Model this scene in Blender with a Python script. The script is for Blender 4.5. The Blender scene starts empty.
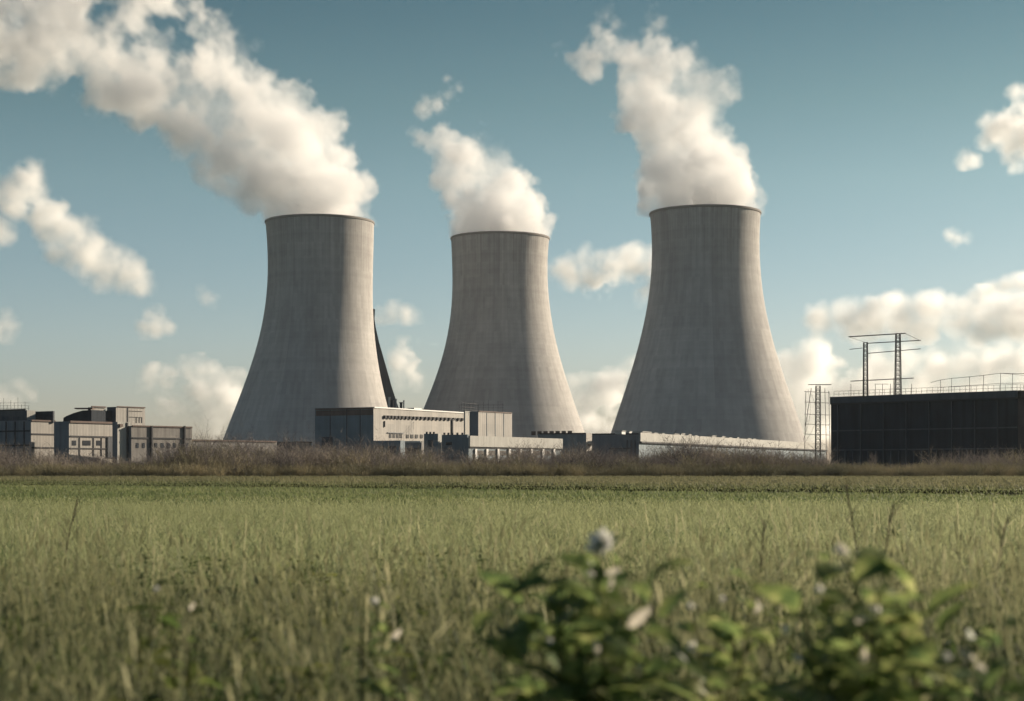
import bpy, bmesh, math, random
import numpy as np
from mathutils import Vector, Matrix
R = math.radians
C = bpy.context.scene.collection
sc = bpy.context.scene
# ------------------------------------------------------------------ camera
F = 1706.667; HY = 470.0; CX = 512.0; CZ = 1.2
cd = bpy.data.cameras.new('camera'); cam = bpy.data.objects.new('camera', cd); C.objects.link(cam)
cam.location = (0, 0, CZ); cam.rotation_euler = (R(90), 0, 0)
cd.lens = 60; cd.sensor_width = 36; cd.shift_y = (HY - 350.5) / 1024
cd.clip_start = 0.1; cd.clip_end = 60000
cd.dof.use_dof = True; cd.dof.focus_distance = 130; cd.dof.aperture_fstop = 2.3
sc.camera = cam
# ------------------------------------------------------------------ light
SUN_AZ, SUN_EL = R(30), R(19)      # direction to the sun: right and somewhat behind the towers
sdir = Vector((math.cos(SUN_AZ) * math.cos(SUN_EL), math.sin(SUN_AZ) * math.cos(SUN_EL), math.sin(SUN_EL)))
sd = bpy.data.lights.new('sun', 'SUN'); sd.energy = 5.0; sd.angle = R(0.53); sd.color = (1.0, 0.85, 0.66)
so = bpy.data.objects.new('sun', sd); C.objects.link(so)
so.rotation_euler = sdir.to_track_quat('Z', 'Y').to_euler(); so.location = (300, 100, 300)
w = bpy.data.worlds.new('World'); sc.world = w; w.use_nodes = True
nt = w.node_tree; nt.nodes.clear()
out = nt.nodes.new('ShaderNodeOutputWorld'); bg = nt.nodes.new('ShaderNodeBackground')
sky = nt.nodes.new('ShaderNodeTexSky'); sky.sky_type = 'NISHITA'; sky.sun_disc = False
sky.sun_elevation = SUN_EL; sky.sun_rotation = math.pi / 2 - SUN_AZ
sky.air_density = 1.0; sky.dust_density = 0.6; sky.ozone_density = 1.5
# colour of the air by height above the horizon: milky low down, deeper teal higher up
tc = nt.nodes.new('ShaderNodeTexCoord'); sx = nt.nodes.new('ShaderNodeSeparateXYZ'); nt.links.new(tc.outputs['Generated'], sx.inputs[0])
rp = nt.nodes.new('ShaderNodeValToRGB'); nt.links.new(sx.outputs[2], rp.inputs[0]); el = rp.color_ramp.elements
for _ in range(4): el.new(0.5)
for e_, (p_, c_) in zip(el, [(0.0, (.78, .74, .92)), (0.076, (.80, .81, .87)), (0.165, (.64, .73, .66)), (0.21, (.45, .59, .51)), (0.26, (.29, .45, .405)), (0.6, (.19, .28, .42))]): e_.position = p_; e_.color = (*c_, 1)
tint = nt.nodes.new('ShaderNodeMix'); tint.data_type = 'RGBA'; tint.blend_type = 'MULTIPLY'; tint.clamp_factor = False
tint.inputs[0].default_value = 1.0
nt.links.new(sky.outputs[0], tint.inputs[6]); nt.links.new(rp.outputs[0], tint.inputs[7]); nt.links.new(tint.outputs[2], bg.inputs[0])
bg.inputs[1].default_value = 0.0645
nt.links.new(bg.outputs[0], out.inputs[0])
sc.view_settings.view_transform = 'Standard'; sc.view_settings.look = 'None'
sc.view_settings.exposure = 0.82; sc.view_settings.gamma = 1.0
cy = sc.cycles
cy.max_bounces = 64; cy.diffuse_bounces = 6; cy.glossy_bounces = 2; cy.transmission_bounces = 8
cy.volume_bounces = 64; cy.transparent_max_bounces = 12
cy.use_denoising = True; cy.use_adaptive_sampling = True; cy.adaptive_threshold = 0.02
cy.volume_step_rate = 2.0; cy.volume_max_steps = 256
try: cy.denoiser = 'OPENIMAGEDENOISE'
except Exception: pass

def P(px, py, Y):
    """the place at distance Y that lies in the direction of a point of the photograph"""
    return Vector(((px - CX) * Y / F, Y, (HY - py) * Y / F + CZ))

def link(o, parent=None):
    C.objects.link(o)
    if parent is not None: o.parent = parent
    return o

# ------------------------------------------------------------------ steam and clouds as density grids
def smooth_noise(shape, freq, rng):
    """value noise on a regular grid: random lattice blended with cubic B-spline weights (separable)"""
    mats = []; dims = []
    for n, f in zip(shape, freq):
        x = np.linspace(0, max(f, 0.5), n); i = np.floor(x).astype(int); t = x - i
        m = int(i.max()) + 4; A = np.zeros((n, m), np.float32)
        wts = [(1 - t) ** 3 / 6, (3 * t ** 3 - 6 * t ** 2 + 4) / 6, (-3 * t ** 3 + 3 * t ** 2 + 3 * t + 1) / 6, t ** 3 / 6]
        for k in range(4): A[np.arange(n), i + k] += wts[k]
        mats.append(A); dims.append(m)
    L = rng.uniform(-1, 1, dims).astype(np.float32)
    L = np.tensordot(mats[0], L, (1, 0)); L = np.tensordot(mats[1], L, (1, 1)).transpose(1, 0, 2)
    L = np.tensordot(L, mats[2], (2, 1))
    return L * 2.2
def fbm(shape, size, scale, octs, rng, gain=0.5, billow=False):
    r = 0; a = 1.0; tot = 0
    for o in range(octs):
        n = smooth_noise(shape, [s / scale * 2 ** o for s in size], rng)
        if billow: n = np.abs(n) * 2 - 0.7
        r = r + a * n; tot += a; a *= gain
    return r / tot

def grid_object(name, lo, hi, dens, mat, loc):
    """an object whose geometry nodes turn a stored density array into a volume"""
    nx, ny, nz = dens.shape
    me = bpy.data.meshes.new(name); me.vertices.add(dens.size)
    me.attributes.new('density', 'FLOAT', 'POINT').data.foreach_set('value', dens.ravel().astype(np.float32))
    g = np.stack(np.meshgrid(np.linspace(lo[0], hi[0], nx), np.linspace(lo[1], hi[1], ny), np.linspace(lo[2], hi[2], nz), indexing='ij'), -1)
    me.vertices.foreach_set('co', g.reshape(-1).astype(np.float32))
    me.materials.append(mat)
    o = bpy.data.objects.new(name, me); o.location = loc
    t = bpy.data.node_groups.new(name + '_grid', 'GeometryNodeTree')
    t.interface.new_socket('Geometry', in_out='INPUT', socket_type='NodeSocketGeometry')
    t.interface.new_socket('Geometry', in_out='OUTPUT', socket_type='NodeSocketGeometry')
    N = t.nodes.new; Lk = t.links.new
    gi = N('NodeGroupInput'); go = N('NodeGroupOutput'); vc = N('GeometryNodeVolumeCube')
    vc.inputs['Min'].default_value = lo; vc.inputs['Max'].default_value = hi
    for k, v in zip('XYZ', (nx, ny, nz)): vc.inputs['Resolution ' + k].default_value = v
    pos = N('GeometryNodeInputPosition'); sub = N('ShaderNodeVectorMath'); sub.operation = 'SUBTRACT'; sub.inputs[1].default_value = lo
    mul = N('ShaderNodeVectorMath'); mul.operation = 'MULTIPLY'
    mul.inputs[1].default_value = [(n - 1) / (b - a) for n, a, b in zip((nx, ny, nz), lo, hi)]
    add = N('ShaderNodeVectorMath'); add.operation = 'ADD'; add.inputs[1].default_value = (0.5, 0.5, 0.5)
    fl = N('ShaderNodeVectorMath'); fl.operation = 'FLOOR'
    dot = N('ShaderNodeVectorMath'); dot.operation = 'DOT_PRODUCT'; dot.inputs[1].default_value = (ny * nz, nz, 1)
    si = N('GeometryNodeSampleIndex'); si.data_type = 'FLOAT'; si.domain = 'POINT'; si.clamp = True
    na = N('GeometryNodeInputNamedAttribute'); na.data_type = 'FLOAT'; na.inputs[0].default_value = 'density'
    sm = N('GeometryNodeSetMaterial'); sm.inputs['Material'].default_value = mat
    Lk(pos.outputs[0], sub.inputs[0]); Lk(sub.outputs[0], mul.inputs[0]); Lk(mul.outputs[0], add.inputs[0]); Lk(add.outputs[0], fl.inputs[0])
    Lk(fl.outputs[0], dot.inputs[0]); Lk(gi.outputs[0], si.inputs['Geometry']); Lk(na.outputs['Attribute'], si.inputs['Value'])
    Lk(dot.outputs['Value'], si.inputs['Index']); Lk(si.outputs[0], vc.inputs['Density'])
    Lk(vc.outputs[0], sm.inputs[0]); Lk(sm.outputs[0], go.inputs[0])
    md = o.modifiers.new('grid', 'NODES'); md.node_group = t
    return o

def grid_mesh(name, lo, hi, field, level):
    """the surface of a stored field at a level, as a plain mesh"""
    m0 = bpy.data.materials.get('tmp') or bpy.data.materials.new('tmp')
    o = grid_object(name + '_source', lo, hi, field, m0, (0, 0, 0))
    t = o.modifiers[0].node_group
    vm = t.nodes.new('GeometryNodeVolumeToMesh'); vm.inputs['Threshold'].default_value = level
    go = [n for n in t.nodes if n.type == 'GROUP_OUTPUT'][0]; vc = [n for n in t.nodes if n.bl_idname == 'GeometryNodeVolumeCube'][0]
    t.links.new(vc.outputs[0], vm.inputs[0]); t.links.new(vm.outputs[0], go.inputs[0])
    C.objects.link(o); dg = bpy.context.evaluated_depsgraph_get(); dg.update()
    me = bpy.data.meshes.new_from_object(o.evaluated_get(dg)); me.name = name
    src = o.data; bpy.data.objects.remove(o); bpy.data.meshes.remove(src); bpy.data.node_groups.remove(t)
    me.materials.clear()
    return me

def vapour_material(name, color=(1, 1, 1), aniso=0.2, dens=1.0):
    m = bpy.data.materials.new(name); m.use_nodes = True; n = m.node_tree; n.nodes.clear()
    o = n.nodes.new('ShaderNodeOutputMaterial'); v = n.nodes.new('ShaderNodeVolumePrincipled')
    v.inputs['Color'].default_value = (*color, 1); v.inputs['Anisotropy'].default_value = aniso
    v.inputs['Density'].default_value = dens
    n.links.new(v.outputs[0], o.inputs['Volume'])
    return m
VAP = vapour_material('steam', (1, 1, 1), 0.0)
CORE = bpy.data.materials.new('steam_core'); CORE.use_nodes = True
_b = CORE.node_tree.nodes['Principled BSDF']; _b.inputs['Base Color'].default_value = (.93, .93, .93, 1); _b.inputs['Roughness'].default_value = 1; _b.inputs['Specular IOR Level'].default_value = 0

_n = CORE.node_tree; _t = _n.nodes.new('ShaderNodeBsdfTranslucent'); _t.inputs[0].default_value = (.97, .97, .97, 1)
_m = _n.nodes.new('ShaderNodeMixShader'); _m.inputs[0].default_value = .6
_n.links.new(_b.outputs[0], _m.inputs[1]); _n.links.new(_t.outputs[0], _m.inputs[2]); _n.links.new(_m.outputs[0], _n.nodes['Material Output'].inputs[0])
def puffs_field(lo, hi, res, puffs, seed, kids=(9, 7), kr=(.42, .42), noise=(14, .5), billow=.5, wisp=None):
    """signed distance in metres (negative inside) to a heap of puffs with smaller puffs on their skins, roughened by noise"""
    rng = np.random.default_rng(seed)
    shape = tuple(max(8, int(round((b - a) / res))) for a, b in zip(lo, hi))
    S = np.full(shape, 60.0, np.float32)
    ax = [np.linspace(a, b, n, dtype=np.float32) for a, b, n in zip(lo, hi, shape)]
    allp = []
    def rec(c, r, lev):
        allp.append((c, r))
        if lev >= len(kids) or r < res * 1.5: return
        for _ in range(kids[lev]):
            d = rng.normal(size=3); d /= np.linalg.norm(d)
            rec(c + d * r * rng.uniform(.7, .98), r * kr[lev] * rng.uniform(.6, 1.25), lev + 1)
    for c, r in puffs: rec(np.array(c, float), r, 0)
    for c, r in allp:
        sl = []; 
        for k in range(3):
            i0 = int(np.searchsorted(ax[k], c[k] - r - 12)); i1 = int(np.searchsorted(ax[k], c[k] + r + 12)); sl.append(slice(i0, i1))
        if any(s.start >= s.stop for s in sl): continue
        dx = (ax[0][sl[0]] - c[0])[:, None, None]; dy = (ax[1][sl[1]] - c[1])[None, :, None]; dz = (ax[2][sl[2]] - c[2])[None, None, :]
        d = np.sqrt(dx * dx + dy * dy + dz * dz) - r
        S[tuple(sl)] = np.minimum(S[tuple(sl)], d)
    size = [b - a for a, b in zip(lo, hi)]
    n1 = fbm(shape, size, noise[0], 5, rng, .58); n2 = fbm(shape, size, noise[0] * .6, 4, rng, .6, billow=True)
    return S, ax, n1, n2

# ------------------------------------------------------------------ materials
def mat(name, col, rough=0.85, spec=0.3, metal=0.0):
    m = bpy.data.materials.new(name); m.use_nodes = True
    b = m.node_tree.nodes['Principled BSDF']
    b.inputs['Base Color'].default_value = (*col, 1); b.inputs['Roughness'].default_value = rough
    b.inputs['Specular IOR Level'].default_value = spec; b.inputs['Metallic'].default_value = metal
    return m
class G:
    """small helper that builds shader graphs"""
    def __init__(s, m): s.nt = m.node_tree; s.b = s.nt.nodes['Principled BSDF']
    def n(s, t, **k):
        x = s.nt.nodes.new(t)
        for a, b in k.items(): setattr(x, a, b)
        return x
    def l(s, a, b): s.nt.links.new(a, b)
    def math(s, op, a, b=None, c=None):
        x = s.n('ShaderNodeMath', operation=op)
        for i, v in enumerate((a, b, c)):
            if v is None: continue
            if isinstance(v, (int, float)): x.inputs[i].default_value = v
            else: s.l(v, x.inputs[i])
        return x.outputs[0]
    def noise(s, vec, scale, detail=4, rough=0.55):
        x = s.n('ShaderNodeTexNoise'); x.inputs['Scale'].default_value = scale; x.inputs['Detail'].default_value = detail
        x.inputs['Roughness'].default_value = rough; s.l(vec, x.inputs['Vector']); return x.outputs['Fac']
    def comb(s, x, y, z):
        c = s.n('ShaderNodeCombineXYZ')
        for i, v in enumerate((x, y, z)):
            if isinstance(v, (int, float)): c.inputs[i].default_value = v
            else: s.l(v, c.inputs[i])
        return c.outputs[0]
    def ramp(s, f, stops):
        r = s.n('ShaderNodeValToRGB'); e = r.color_ramp.elements
        while len(e) < len(stops): e.new(0.5)
        for i, (p, c) in enumerate(stops): e[i].position = p; e[i].color = (*c, 1)
        s.l(f, r.inputs[0]); return r.outputs[0]
    def mul(s, a, b, f=1.0):
        x = s.n('ShaderNodeMix', data_type='RGBA', blend_type='MULTIPLY'); x.inputs[0].default_value = f
        s.l(a, x.inputs[6]); s.l(b, x.inputs[7]); return x.outputs[2]
    def bump(s, h, strength, dist):
        x = s.n('ShaderNodeBump'); x.inputs['Strength'].default_value = strength; x.inputs['Distance'].default_value = dist
        s.l(h, x.inputs['Height']); s.l(x.outputs[0], s.b.inputs['Normal'])
    def obj(s):
        t = s.n('ShaderNodeTexCoord'); x = s.n('ShaderNodeSeparateXYZ'); s.l(t.outputs['Object'], x.inputs[0]); return t.outputs['Object'], x.outputs

def tower_material(name, seed, col):
    m = mat(name, col, 0.9, 0.2); g = G(m); vec, (x, y, z) = g.obj()
    ang = g.math('ARCTAN2', x, y)
    sv = g.comb(g.math('MULTIPLY', ang, 26.0), g.math('MULTIPLY', z, 0.012), seed)
    s1 = g.noise(sv, 1.0, 5, 0.65)
    sv2 = g.comb(g.math('MULTIPLY', ang, 3.0), g.math('MULTIPLY', z, 0.02), seed + 5)
    s2 = g.noise(sv2, 1.0, 3)
    s3 = g.noise(vec, 0.16, 6, 0.7)
    # casting bays: every bay and lift a slightly different grey
    fa = g.math('FLOOR', g.math('MULTIPLY', ang, 64 / 6.2832 * 2)); fz = g.math('FLOOR', g.math('MULTIPLY', z, 1 / 7.5))
    wn = g.n('ShaderNodeTexWhiteNoise'); g.l(g.comb(fa, fz, seed), wn.inputs['Vector'])
    c0 = g.ramp(s1, [(.3, tuple(v * .90 for v in col)), (.65, tuple(v * 1.04 for v in col))])
    c1 = g.mul(c0, g.ramp(s2, [(.3, (.86, .85, .85)), (.7, (1.08, 1.08, 1.08))]))
    c2 = g.mul(c1, g.ramp(s3, [(.3, (.88, .88, .88)), (.7, (1.06, 1.06, 1.06))]))
    c3 = g.mul(c2, g.ramp(wn.outputs[0], [(0, (.90, .90, .905)), (1, (1.04, 1.04, 1.04))]))
    # pour rings and a few large repaired areas
    ring = g.noise(g.comb(0.0, 0.0, g.math('MULTIPLY', z, .22)), 1.0, 4, .7)
    c3 = g.mul(c3, g.ramp(ring, [(.35, (.90, .90, .90)), (.6, (1.03, 1.03, 1.03))]))
    bg_ = g.n('ShaderNodeTexWhiteNoise'); g.l(g.comb(g.math('FLOOR', g.math('MULTIPLY', ang, 2.2)), g.math('FLOOR', g.math('ADD', g.math('MULTIPLY', z, 1 / 42), g.math('MULTIPLY', wn.outputs[0], .02))), seed + 2), bg_.inputs['Vector'])
    c3 = g.mul(c3, g.ramp(bg_.outputs[0], [(0, (.88, .885, .90)), (1, (1.02, 1.02, 1.02))]))
    # rain streaks hanging from the rim
    st = g.noise(g.comb(g.math('MULTIPLY', ang, 60.0), g.math('MULTIPLY', z, 0.004), seed + 9), 1.0, 3)
    zt = g.math('MULTIPLY', g.math('SUBTRACT', z, 95.0), 1 / 60.0)
    k = g.math('MULTIPLY', g.ramp(st, [(.42, (0, 0, 0)), (.66, (1, 1, 1))]), g.math('MAXIMUM', zt, 0.0))
    dk = g.n('ShaderNodeMix', data_type='RGBA', blend_type='MIX'); g.l(g.math('MULTIPLY', k, .45), dk.inputs[0]); g.l(c3, dk.inputs[6]); dk.inputs[7].default_value = (.13, .115, .10, 1)
    g.l(dk.outputs[2], g.b.inputs['Base Color'])
    rib = g.math('SINE', g.math('MULTIPLY', ang, 64.0)); rib = g.math('POWER', g.math('ABSOLUTE', rib), 6.0)
    lift = g.math('POWER', g.math('ABSOLUTE', g.math('SINE', g.math('MULTIPLY', z, math.pi / 7.5))), 40.0)
    h = g.math('ADD', g.math('MULTIPLY', rib, 0.35), g.math('ADD', g.math('MULTIPLY', lift, -.2), g.math('MULTIPLY', s3, 0.6)))
    g.bump(h, 0.22, 0.1)
    return m

def wall_material(name, col, rib=1.2, dirt=.35, rough=.7, panel=0.0, spec=.3):
    """clad or rendered wall: vertical sheet ribs, rain dirt, blotches"""
    m = mat(name, col, rough, spec); g = G(m)
    t = g.n('ShaderNodeNewGeometry'); x = g.n('ShaderNodeSeparateXYZ'); g.l(t.outputs['Position'], x.inputs[0])
    X, Y, Z = x.outputs; pos = t.outputs['Position']
    sx = g.math('ADD', X, Y)
    s = g.noise(g.comb(g.math('MULTIPLY', X, .9), g.math('MULTIPLY', Y, .9), g.math('MULTIPLY', Z, .07)), 1.0, 5, .65)
    b = g.noise(pos, .22, 5, .6)
    c = g.ramp(s, [(.3, tuple(v * (1 - dirt) for v in col)), (.65, tuple(min(.95, v * 1.06) for v in col))])
    c = g.mul(c, g.ramp(b, [(.3, (1 - dirt * .6,) * 3), (.65, (1.03,) * 3)]))
    if panel:
        wn = g.n('ShaderNodeTexWhiteNoise')
        g.l(g.comb(g.math('FLOOR', g.math('MULTIPLY', sx, 1 / panel)), g.math('FLOOR', g.math('MULTIPLY', Z, 1 / (panel * .6))), 3.0), wn.inputs['Vector'])
        c = g.mul(c, g.ramp(wn.outputs[0], [(0, (.86, .87, .88)), (1, (1.04, 1.03, 1.02))]))
    g.l(c, g.b.inputs['Base Color'])
    if rib:
        r = g.math('SINE', g.math('MULTIPLY', sx, 6.2832 / rib)); g.bump(g.math('MULTIPLY', r, .5), .3, .05)
    return m

M = dict(
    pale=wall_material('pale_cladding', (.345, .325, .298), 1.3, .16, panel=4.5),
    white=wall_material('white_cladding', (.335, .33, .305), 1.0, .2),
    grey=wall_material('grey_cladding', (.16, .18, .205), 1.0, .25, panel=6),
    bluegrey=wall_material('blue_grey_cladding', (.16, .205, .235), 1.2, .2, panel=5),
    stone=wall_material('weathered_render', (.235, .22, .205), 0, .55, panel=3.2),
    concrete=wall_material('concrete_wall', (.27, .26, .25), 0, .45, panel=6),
    black=wall_material('shade_black_cladding', (.016, .018, .022), 1.1, .35, spec=0.0),  # dark cladding with shade put into the colour, for the sunlit end wall
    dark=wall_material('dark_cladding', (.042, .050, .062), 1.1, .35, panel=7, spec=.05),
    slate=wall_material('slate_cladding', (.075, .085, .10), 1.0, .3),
    brown=wall_material('brown_trim', (.13, .09, .075), 0, .3),
    band=mat('dark_joint', (.045, .045, .05), .8), glass=mat('dark_glazing', (.03, .035, .045), .25, .5),
    steel=mat('weathered_steel', (.07, .07, .075), .6, .4, .5), roof=wall_material('roof_felt', (.12, .12, .12), 0, .3),
    galv=mat('galvanised_steel', (.32, .32, .32), .5, .4, .6))

# ------------------------------------------------------------------ mesh helpers
def new_obj(name, bm, m, parent=None, smooth=False, loc=None):
    me = bpy.data.meshes.new(name); bm.to_mesh(me); bm.free()
    if m is not None: me.materials.append(m)
    if smooth:
        for p in me.polygons: p.use_smooth = True
    o = link(bpy.data.objects.new(name, me), parent)
    if loc is not None: o.location = loc
    return o
def tag(o, label, cat, group=None, kind=None):
    if label: o['label'] = label
    if cat: o['category'] = cat
    if group: o['group'] = group
    if kind: o['kind'] = kind
    return o
def thing(name, label, cat, loc=(0, 0, 0), group=None):
    o = link(bpy.data.objects.new(name, None)); o.location = loc; o.empty_display_size = .5
    return tag(o, label, cat, group)
def add_prism(bm, pts, z0, z1):
    """vertical prism over a counter-clockwise outline of (x, y)"""
    a = [bm.verts.new((p[0], p[1], z0)) for p in pts]
    zz = z1 if isinstance(z1, (list, tuple)) else [z1] * len(pts)
    b = [bm.verts.new((p[0], p[1], z)) for p, z in zip(pts, zz)]
    n = len(pts)
    bm.faces.new(a[::-1]); bm.faces.new(b)
    for i in range(n): bm.faces.new((a[i], a[(i + 1) % n], b[(i + 1) % n], b[i]))
def add_bar(bm, p, q, wd, wd2=None):
    p = Vector(p); q = Vector(q); d = q - p
    if d.length < 1e-6: return
    rot = d.to_track_quat('Z', 'Y').to_matrix().to_4x4()
    r = bmesh.ops.create_cone(bm, cap_ends=True, segments=6, radius1=wd / 2, radius2=(wd2 or wd) / 2, depth=d.length)
    bmesh.ops.transform(bm, matrix=Matrix.Translation((p + q) / 2) @ rot, verts=r['verts'])
def add_box(bm, c, s, rz=0):
    r = bmesh.ops.create_cube(bm, size=1)
    bmesh.ops.transform(bm, matrix=Matrix.Translation(c) @ Matrix.Rotation(rz, 4, 'Z') @ Matrix.Diagonal((*s, 1)), verts=r['verts'])

class Block:
    """a building whose near corner stands at pixel column pxc at distance Yc; one wall runs right and back to pxr, the other left and back to pxl"""
    def __init__(s, pxl, pxc, pxr, pytop, Yc, alpha, name, label, cat='building', walls=('pale', 'bluegrey'), roofm='roof', group=None, over=0.0, parapet=.5, z0=0, part=None):
        a = R(alpha); s.u = Vector((math.cos(a), math.sin(a), 0)); s.v = Vector((-math.sin(a), math.cos(a), 0)); s.a = a
        s.c = P(pxc, HY, Yc); s.c.z = 0; s.h = P(pxc, pytop, Yc).z; s.z0 = z0
        s.LR = s.param('R', pxr); s.LL = s.param('L', pxl)
        s.parts = []
        if part is None:
            s.root = thing(name, label, cat, s.c + Vector((0, 0, z0)), group)
        else: s.root = part
        s.off = s.c + Vector((0, 0, z0)) if part is None else s.root.location.copy()
        c, u, v = s.c - s.off, s.u, s.v
        A = [c, c + u * s.LR, c + u * s.LR + v * s.LL, c + v * s.LL]
        t = .35
        zb = z0 - s.off.z; zt = s.h - s.off.z
        # four walls: right and rear carry the lit finish, left and front the other one
        e = .003
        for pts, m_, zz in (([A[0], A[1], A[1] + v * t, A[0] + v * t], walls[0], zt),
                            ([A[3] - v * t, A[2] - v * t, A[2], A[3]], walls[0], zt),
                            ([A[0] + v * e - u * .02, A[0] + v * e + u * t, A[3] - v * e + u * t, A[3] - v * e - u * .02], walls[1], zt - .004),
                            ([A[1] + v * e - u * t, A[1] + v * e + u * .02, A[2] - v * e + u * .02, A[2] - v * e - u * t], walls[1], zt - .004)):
            bm = bmesh.new(); add_prism(bm, pts, zb, zz); bmesh.ops.recalc_face_normals(bm, faces=bm.faces)
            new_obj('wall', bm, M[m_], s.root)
        bm = bmesh.new(); q = t + .01
        add_prism(bm, [A[0] + u * q + v * q, A[1] - u * q + v * q, A[2] - u * q - v * q, A[3] + u * q - v * q], zt - parapet - .3, zt - parapet)
        new_obj('roof', bm, M[roofm], s.root)
    def param(s, f, px):
        k = (px - CX) / F; d = s.u if f == 'R' else s.v
        return (k * s.c.y - s.c.x) / (d.x - k * d.y)
    def rect(s, f, px0, py0, px1, py1, name, m, th=.12, proud=.0, parent=None, z=None):
        """a slab on wall f between two pixel corners"""
        d, nrm = (s.u, -s.v) if f == 'R' else (s.v, -s.u)
        a, b = s.param(f, px0), s.param(f, px1)
        if a > b: a, b = b, a
        Ym = s.c.y + d.y * (s.param(f, (px0 + px1) / 2))
        z1, z2 = (P(0, py0, Ym).z, P(0, py1, Ym).z) if z is None else z
        if z1 < z2: z1, z2 = z2, z1
        o = s.c - s.off; bm = bmesh.new()
        p0 = o + d * a + nrm * .026; p1 = o + d * b + nrm * .026; n = nrm * (th + proud)
        add_prism(bm, [p0, p1, p1 + n, p0 + n], z2 - s.off.z, z1 - s.off.z)
        bmesh.ops.recalc_face_normals(bm, faces=bm.faces)
        return new_obj(name, bm, M[m], parent or s.root)
    def window(s, f, px0, py0, px1, py1, sill=True):
        w_ = s.rect(f, px0, py0, px1, py1, 'window', 'glass', .04)
        return w_

# ------------------------------------------------------------------ ground
# far edge of the sown field: a straight line from (-45, 150) to (25.5, 85)
def edge_y(x): return 108.5 - x * (65 / 70.5)
def ground_sheet(name, pts, z, m, kind='structure'):
    bm = bmesh.new(); bm.faces.new([bm.verts.new((x, y, z)) for x, y in pts])
    bmesh.ops.recalc_face_normals(bm, faces=bm.faces)
    if bm.faces[:][0].normal.z < 0: bmesh.ops.reverse_faces(bm, faces=bm.faces)
    o = new_obj(name, bm, m); o['kind'] = kind; return o
def ground_material(name, stops, scale, bump=.3):
    m = mat(name, stops[0][1], 1, .05); g = G(m)
    t = g.n('ShaderNodeNewGeometry'); n1 = g.noise(t.outputs['Position'], scale, 6, .65); n2 = g.noise(t.outputs['Position'], scale * 12, 4, .7)
    f = g.math('ADD', g.math('MULTIPLY', n1, .65), g.math('MULTIPLY', n2, .35))
    g.l(g.ramp(f, stops), g.b.inputs['Base Color']); g.bump(n2, bump, .1)
    return m
M['soil'] = ground_material('rough_ground', [(.35, (.075, .09, .036)), (.5, (.10, .11, .045)), (.65, (.13, .13, .06))], .05)
M['crop_soil'] = ground_material('crop_floor', [(.35, (.036, .042, .014)), (.5, (.050, .056, .018)), (.65, (.062, .062, .024))], .12)
M['yard'] = ground_material('yard_surface', [(.3, (.06, .06, .05)), (.7, (.11, .105, .09))], .04)
M['ditch'] = ground_material('ditch_earth', [(.3, (.05, .055, .028)), (.7, (.08, .08, .042))], .3)
ground_sheet('ground', [(-16000, -2000), (16000, -2000), (16000, 22000), (-16000, 22000)], 0, M['soil'])
ground_sheet('field', [(-160, -40), (110, -40), (110, edge_y(110)), (-160, edge_y(-160))], .006, M['crop_soil'])
ground_sheet('yard', [(-420, 292), (420, 292), (420, 1400), (-420, 1400)], .004, M['yard'])

# ------------------------------------------------------------------ cooling towers
def interp(tab, x):
    return float(np.interp(x, [t[0] for t in tab], [t[1] for t in tab]))
def smooth_profile(tab, n):
    """resample a (height, value) table by a smooth least-squares polynomial"""
    z = np.array([t[0] for t in tab]); v = np.array([t[1] for t in tab])
    zs = (z - z.min()) / (z.max() - z.min()); c = np.polyfit(zs, v, min(4, len(tab) - 1))
    q = np.linspace(0, 1, n); return np.linspace(z.min(), z.max(), n), np.polyval(c, q)
def cooling_tower(D, rim_y, left, right, label, seed, col):
    """left and right: (py, px) along the two silhouettes, from the rim down"""
    ys = sorted({p[0] for p in left} | {p[0] for p in right}); rows = []
    for y in ys:
        l = interp(sorted(left), y); r = interp(sorted(right), y)
        rows.append((P(0, y, D).z, (r - l) / 2 * D / F, ((r + l) / 2 - CX) * D / F))
    rows.sort()
    zt = rows[-1][0]; z0, r0, c0 = rows[0]; z1, r1, c1 = rows[1]
    if z0 > 1: rows.insert(0, (0.0, r0 + (r0 - r1) / (z1 - z0) * z0 * .9, c0 + (c0 - c1) / (z1 - z0) * z0 * .5))
    zz, rr = smooth_profile([(a, b) for a, b, c in rows], 72)
    _, cc = smooth_profile([(a, c) for a, b, c in rows], 72)
    cx = cc[-1]; root = thing('cooling_tower', label, 'cooling tower', (cx, D, 0))
    NS = 256
    def ring(bm, k, dr, dz=0):
        return [bm.verts.new((cc[k] - cx + (rr[k] + dr) * math.cos(2 * math.pi * i / NS), (rr[k] + dr) * math.sin(2 * math.pi * i / NS), zz[k] + dz)) for i in range(NS)]
    def skin(bm, a, b):
        for i in range(NS): bm.faces.new((a[i], a[(i + 1) % NS], b[(i + 1) % NS], b[i]))
    bm = bmesh.new(); prev = None
    for k in range(72):
        c = ring(bm, k, 0)
        if prev: skin(bm, prev, c)
        prev = c
    inner = ring(bm, 71, -1.1); skin(bm, prev, inner); prev = inner
    for k in range(70, -1, -2):
        c = ring(bm, k, -1.1); skin(bm, prev, c); prev = c
    bmesh.ops.recalc_face_normals(bm, faces=bm.faces)
    sh = new_obj('shell', bm, tower_material('tower_concrete_%d' % seed, seed, col), root, True)
    # stiffening ring at the lip, standing out from the shell
    bm = bmesh.new(); pts = [(0.003, -1.3), (.4, -1.15), (.45, -.2), (.3, .12), (-1.25, .12), (-1.25, .02)]
    rs = [ring(bm, 71, a, b) for a, b in pts]
    for a, b in zip(rs, rs[1:]): skin(bm, a, b)
    bmesh.ops.recalc_face_normals(bm, faces=bm.faces)
    new_obj('rim', bm, M['rim'], root)
    return root, (cx, D, zt), rr[-1]
M['rim'] = mat('rim_concrete', (.22, .205, .19), .9, .2)
D1, D2, D3 = 1033, 1127, 1015
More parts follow.
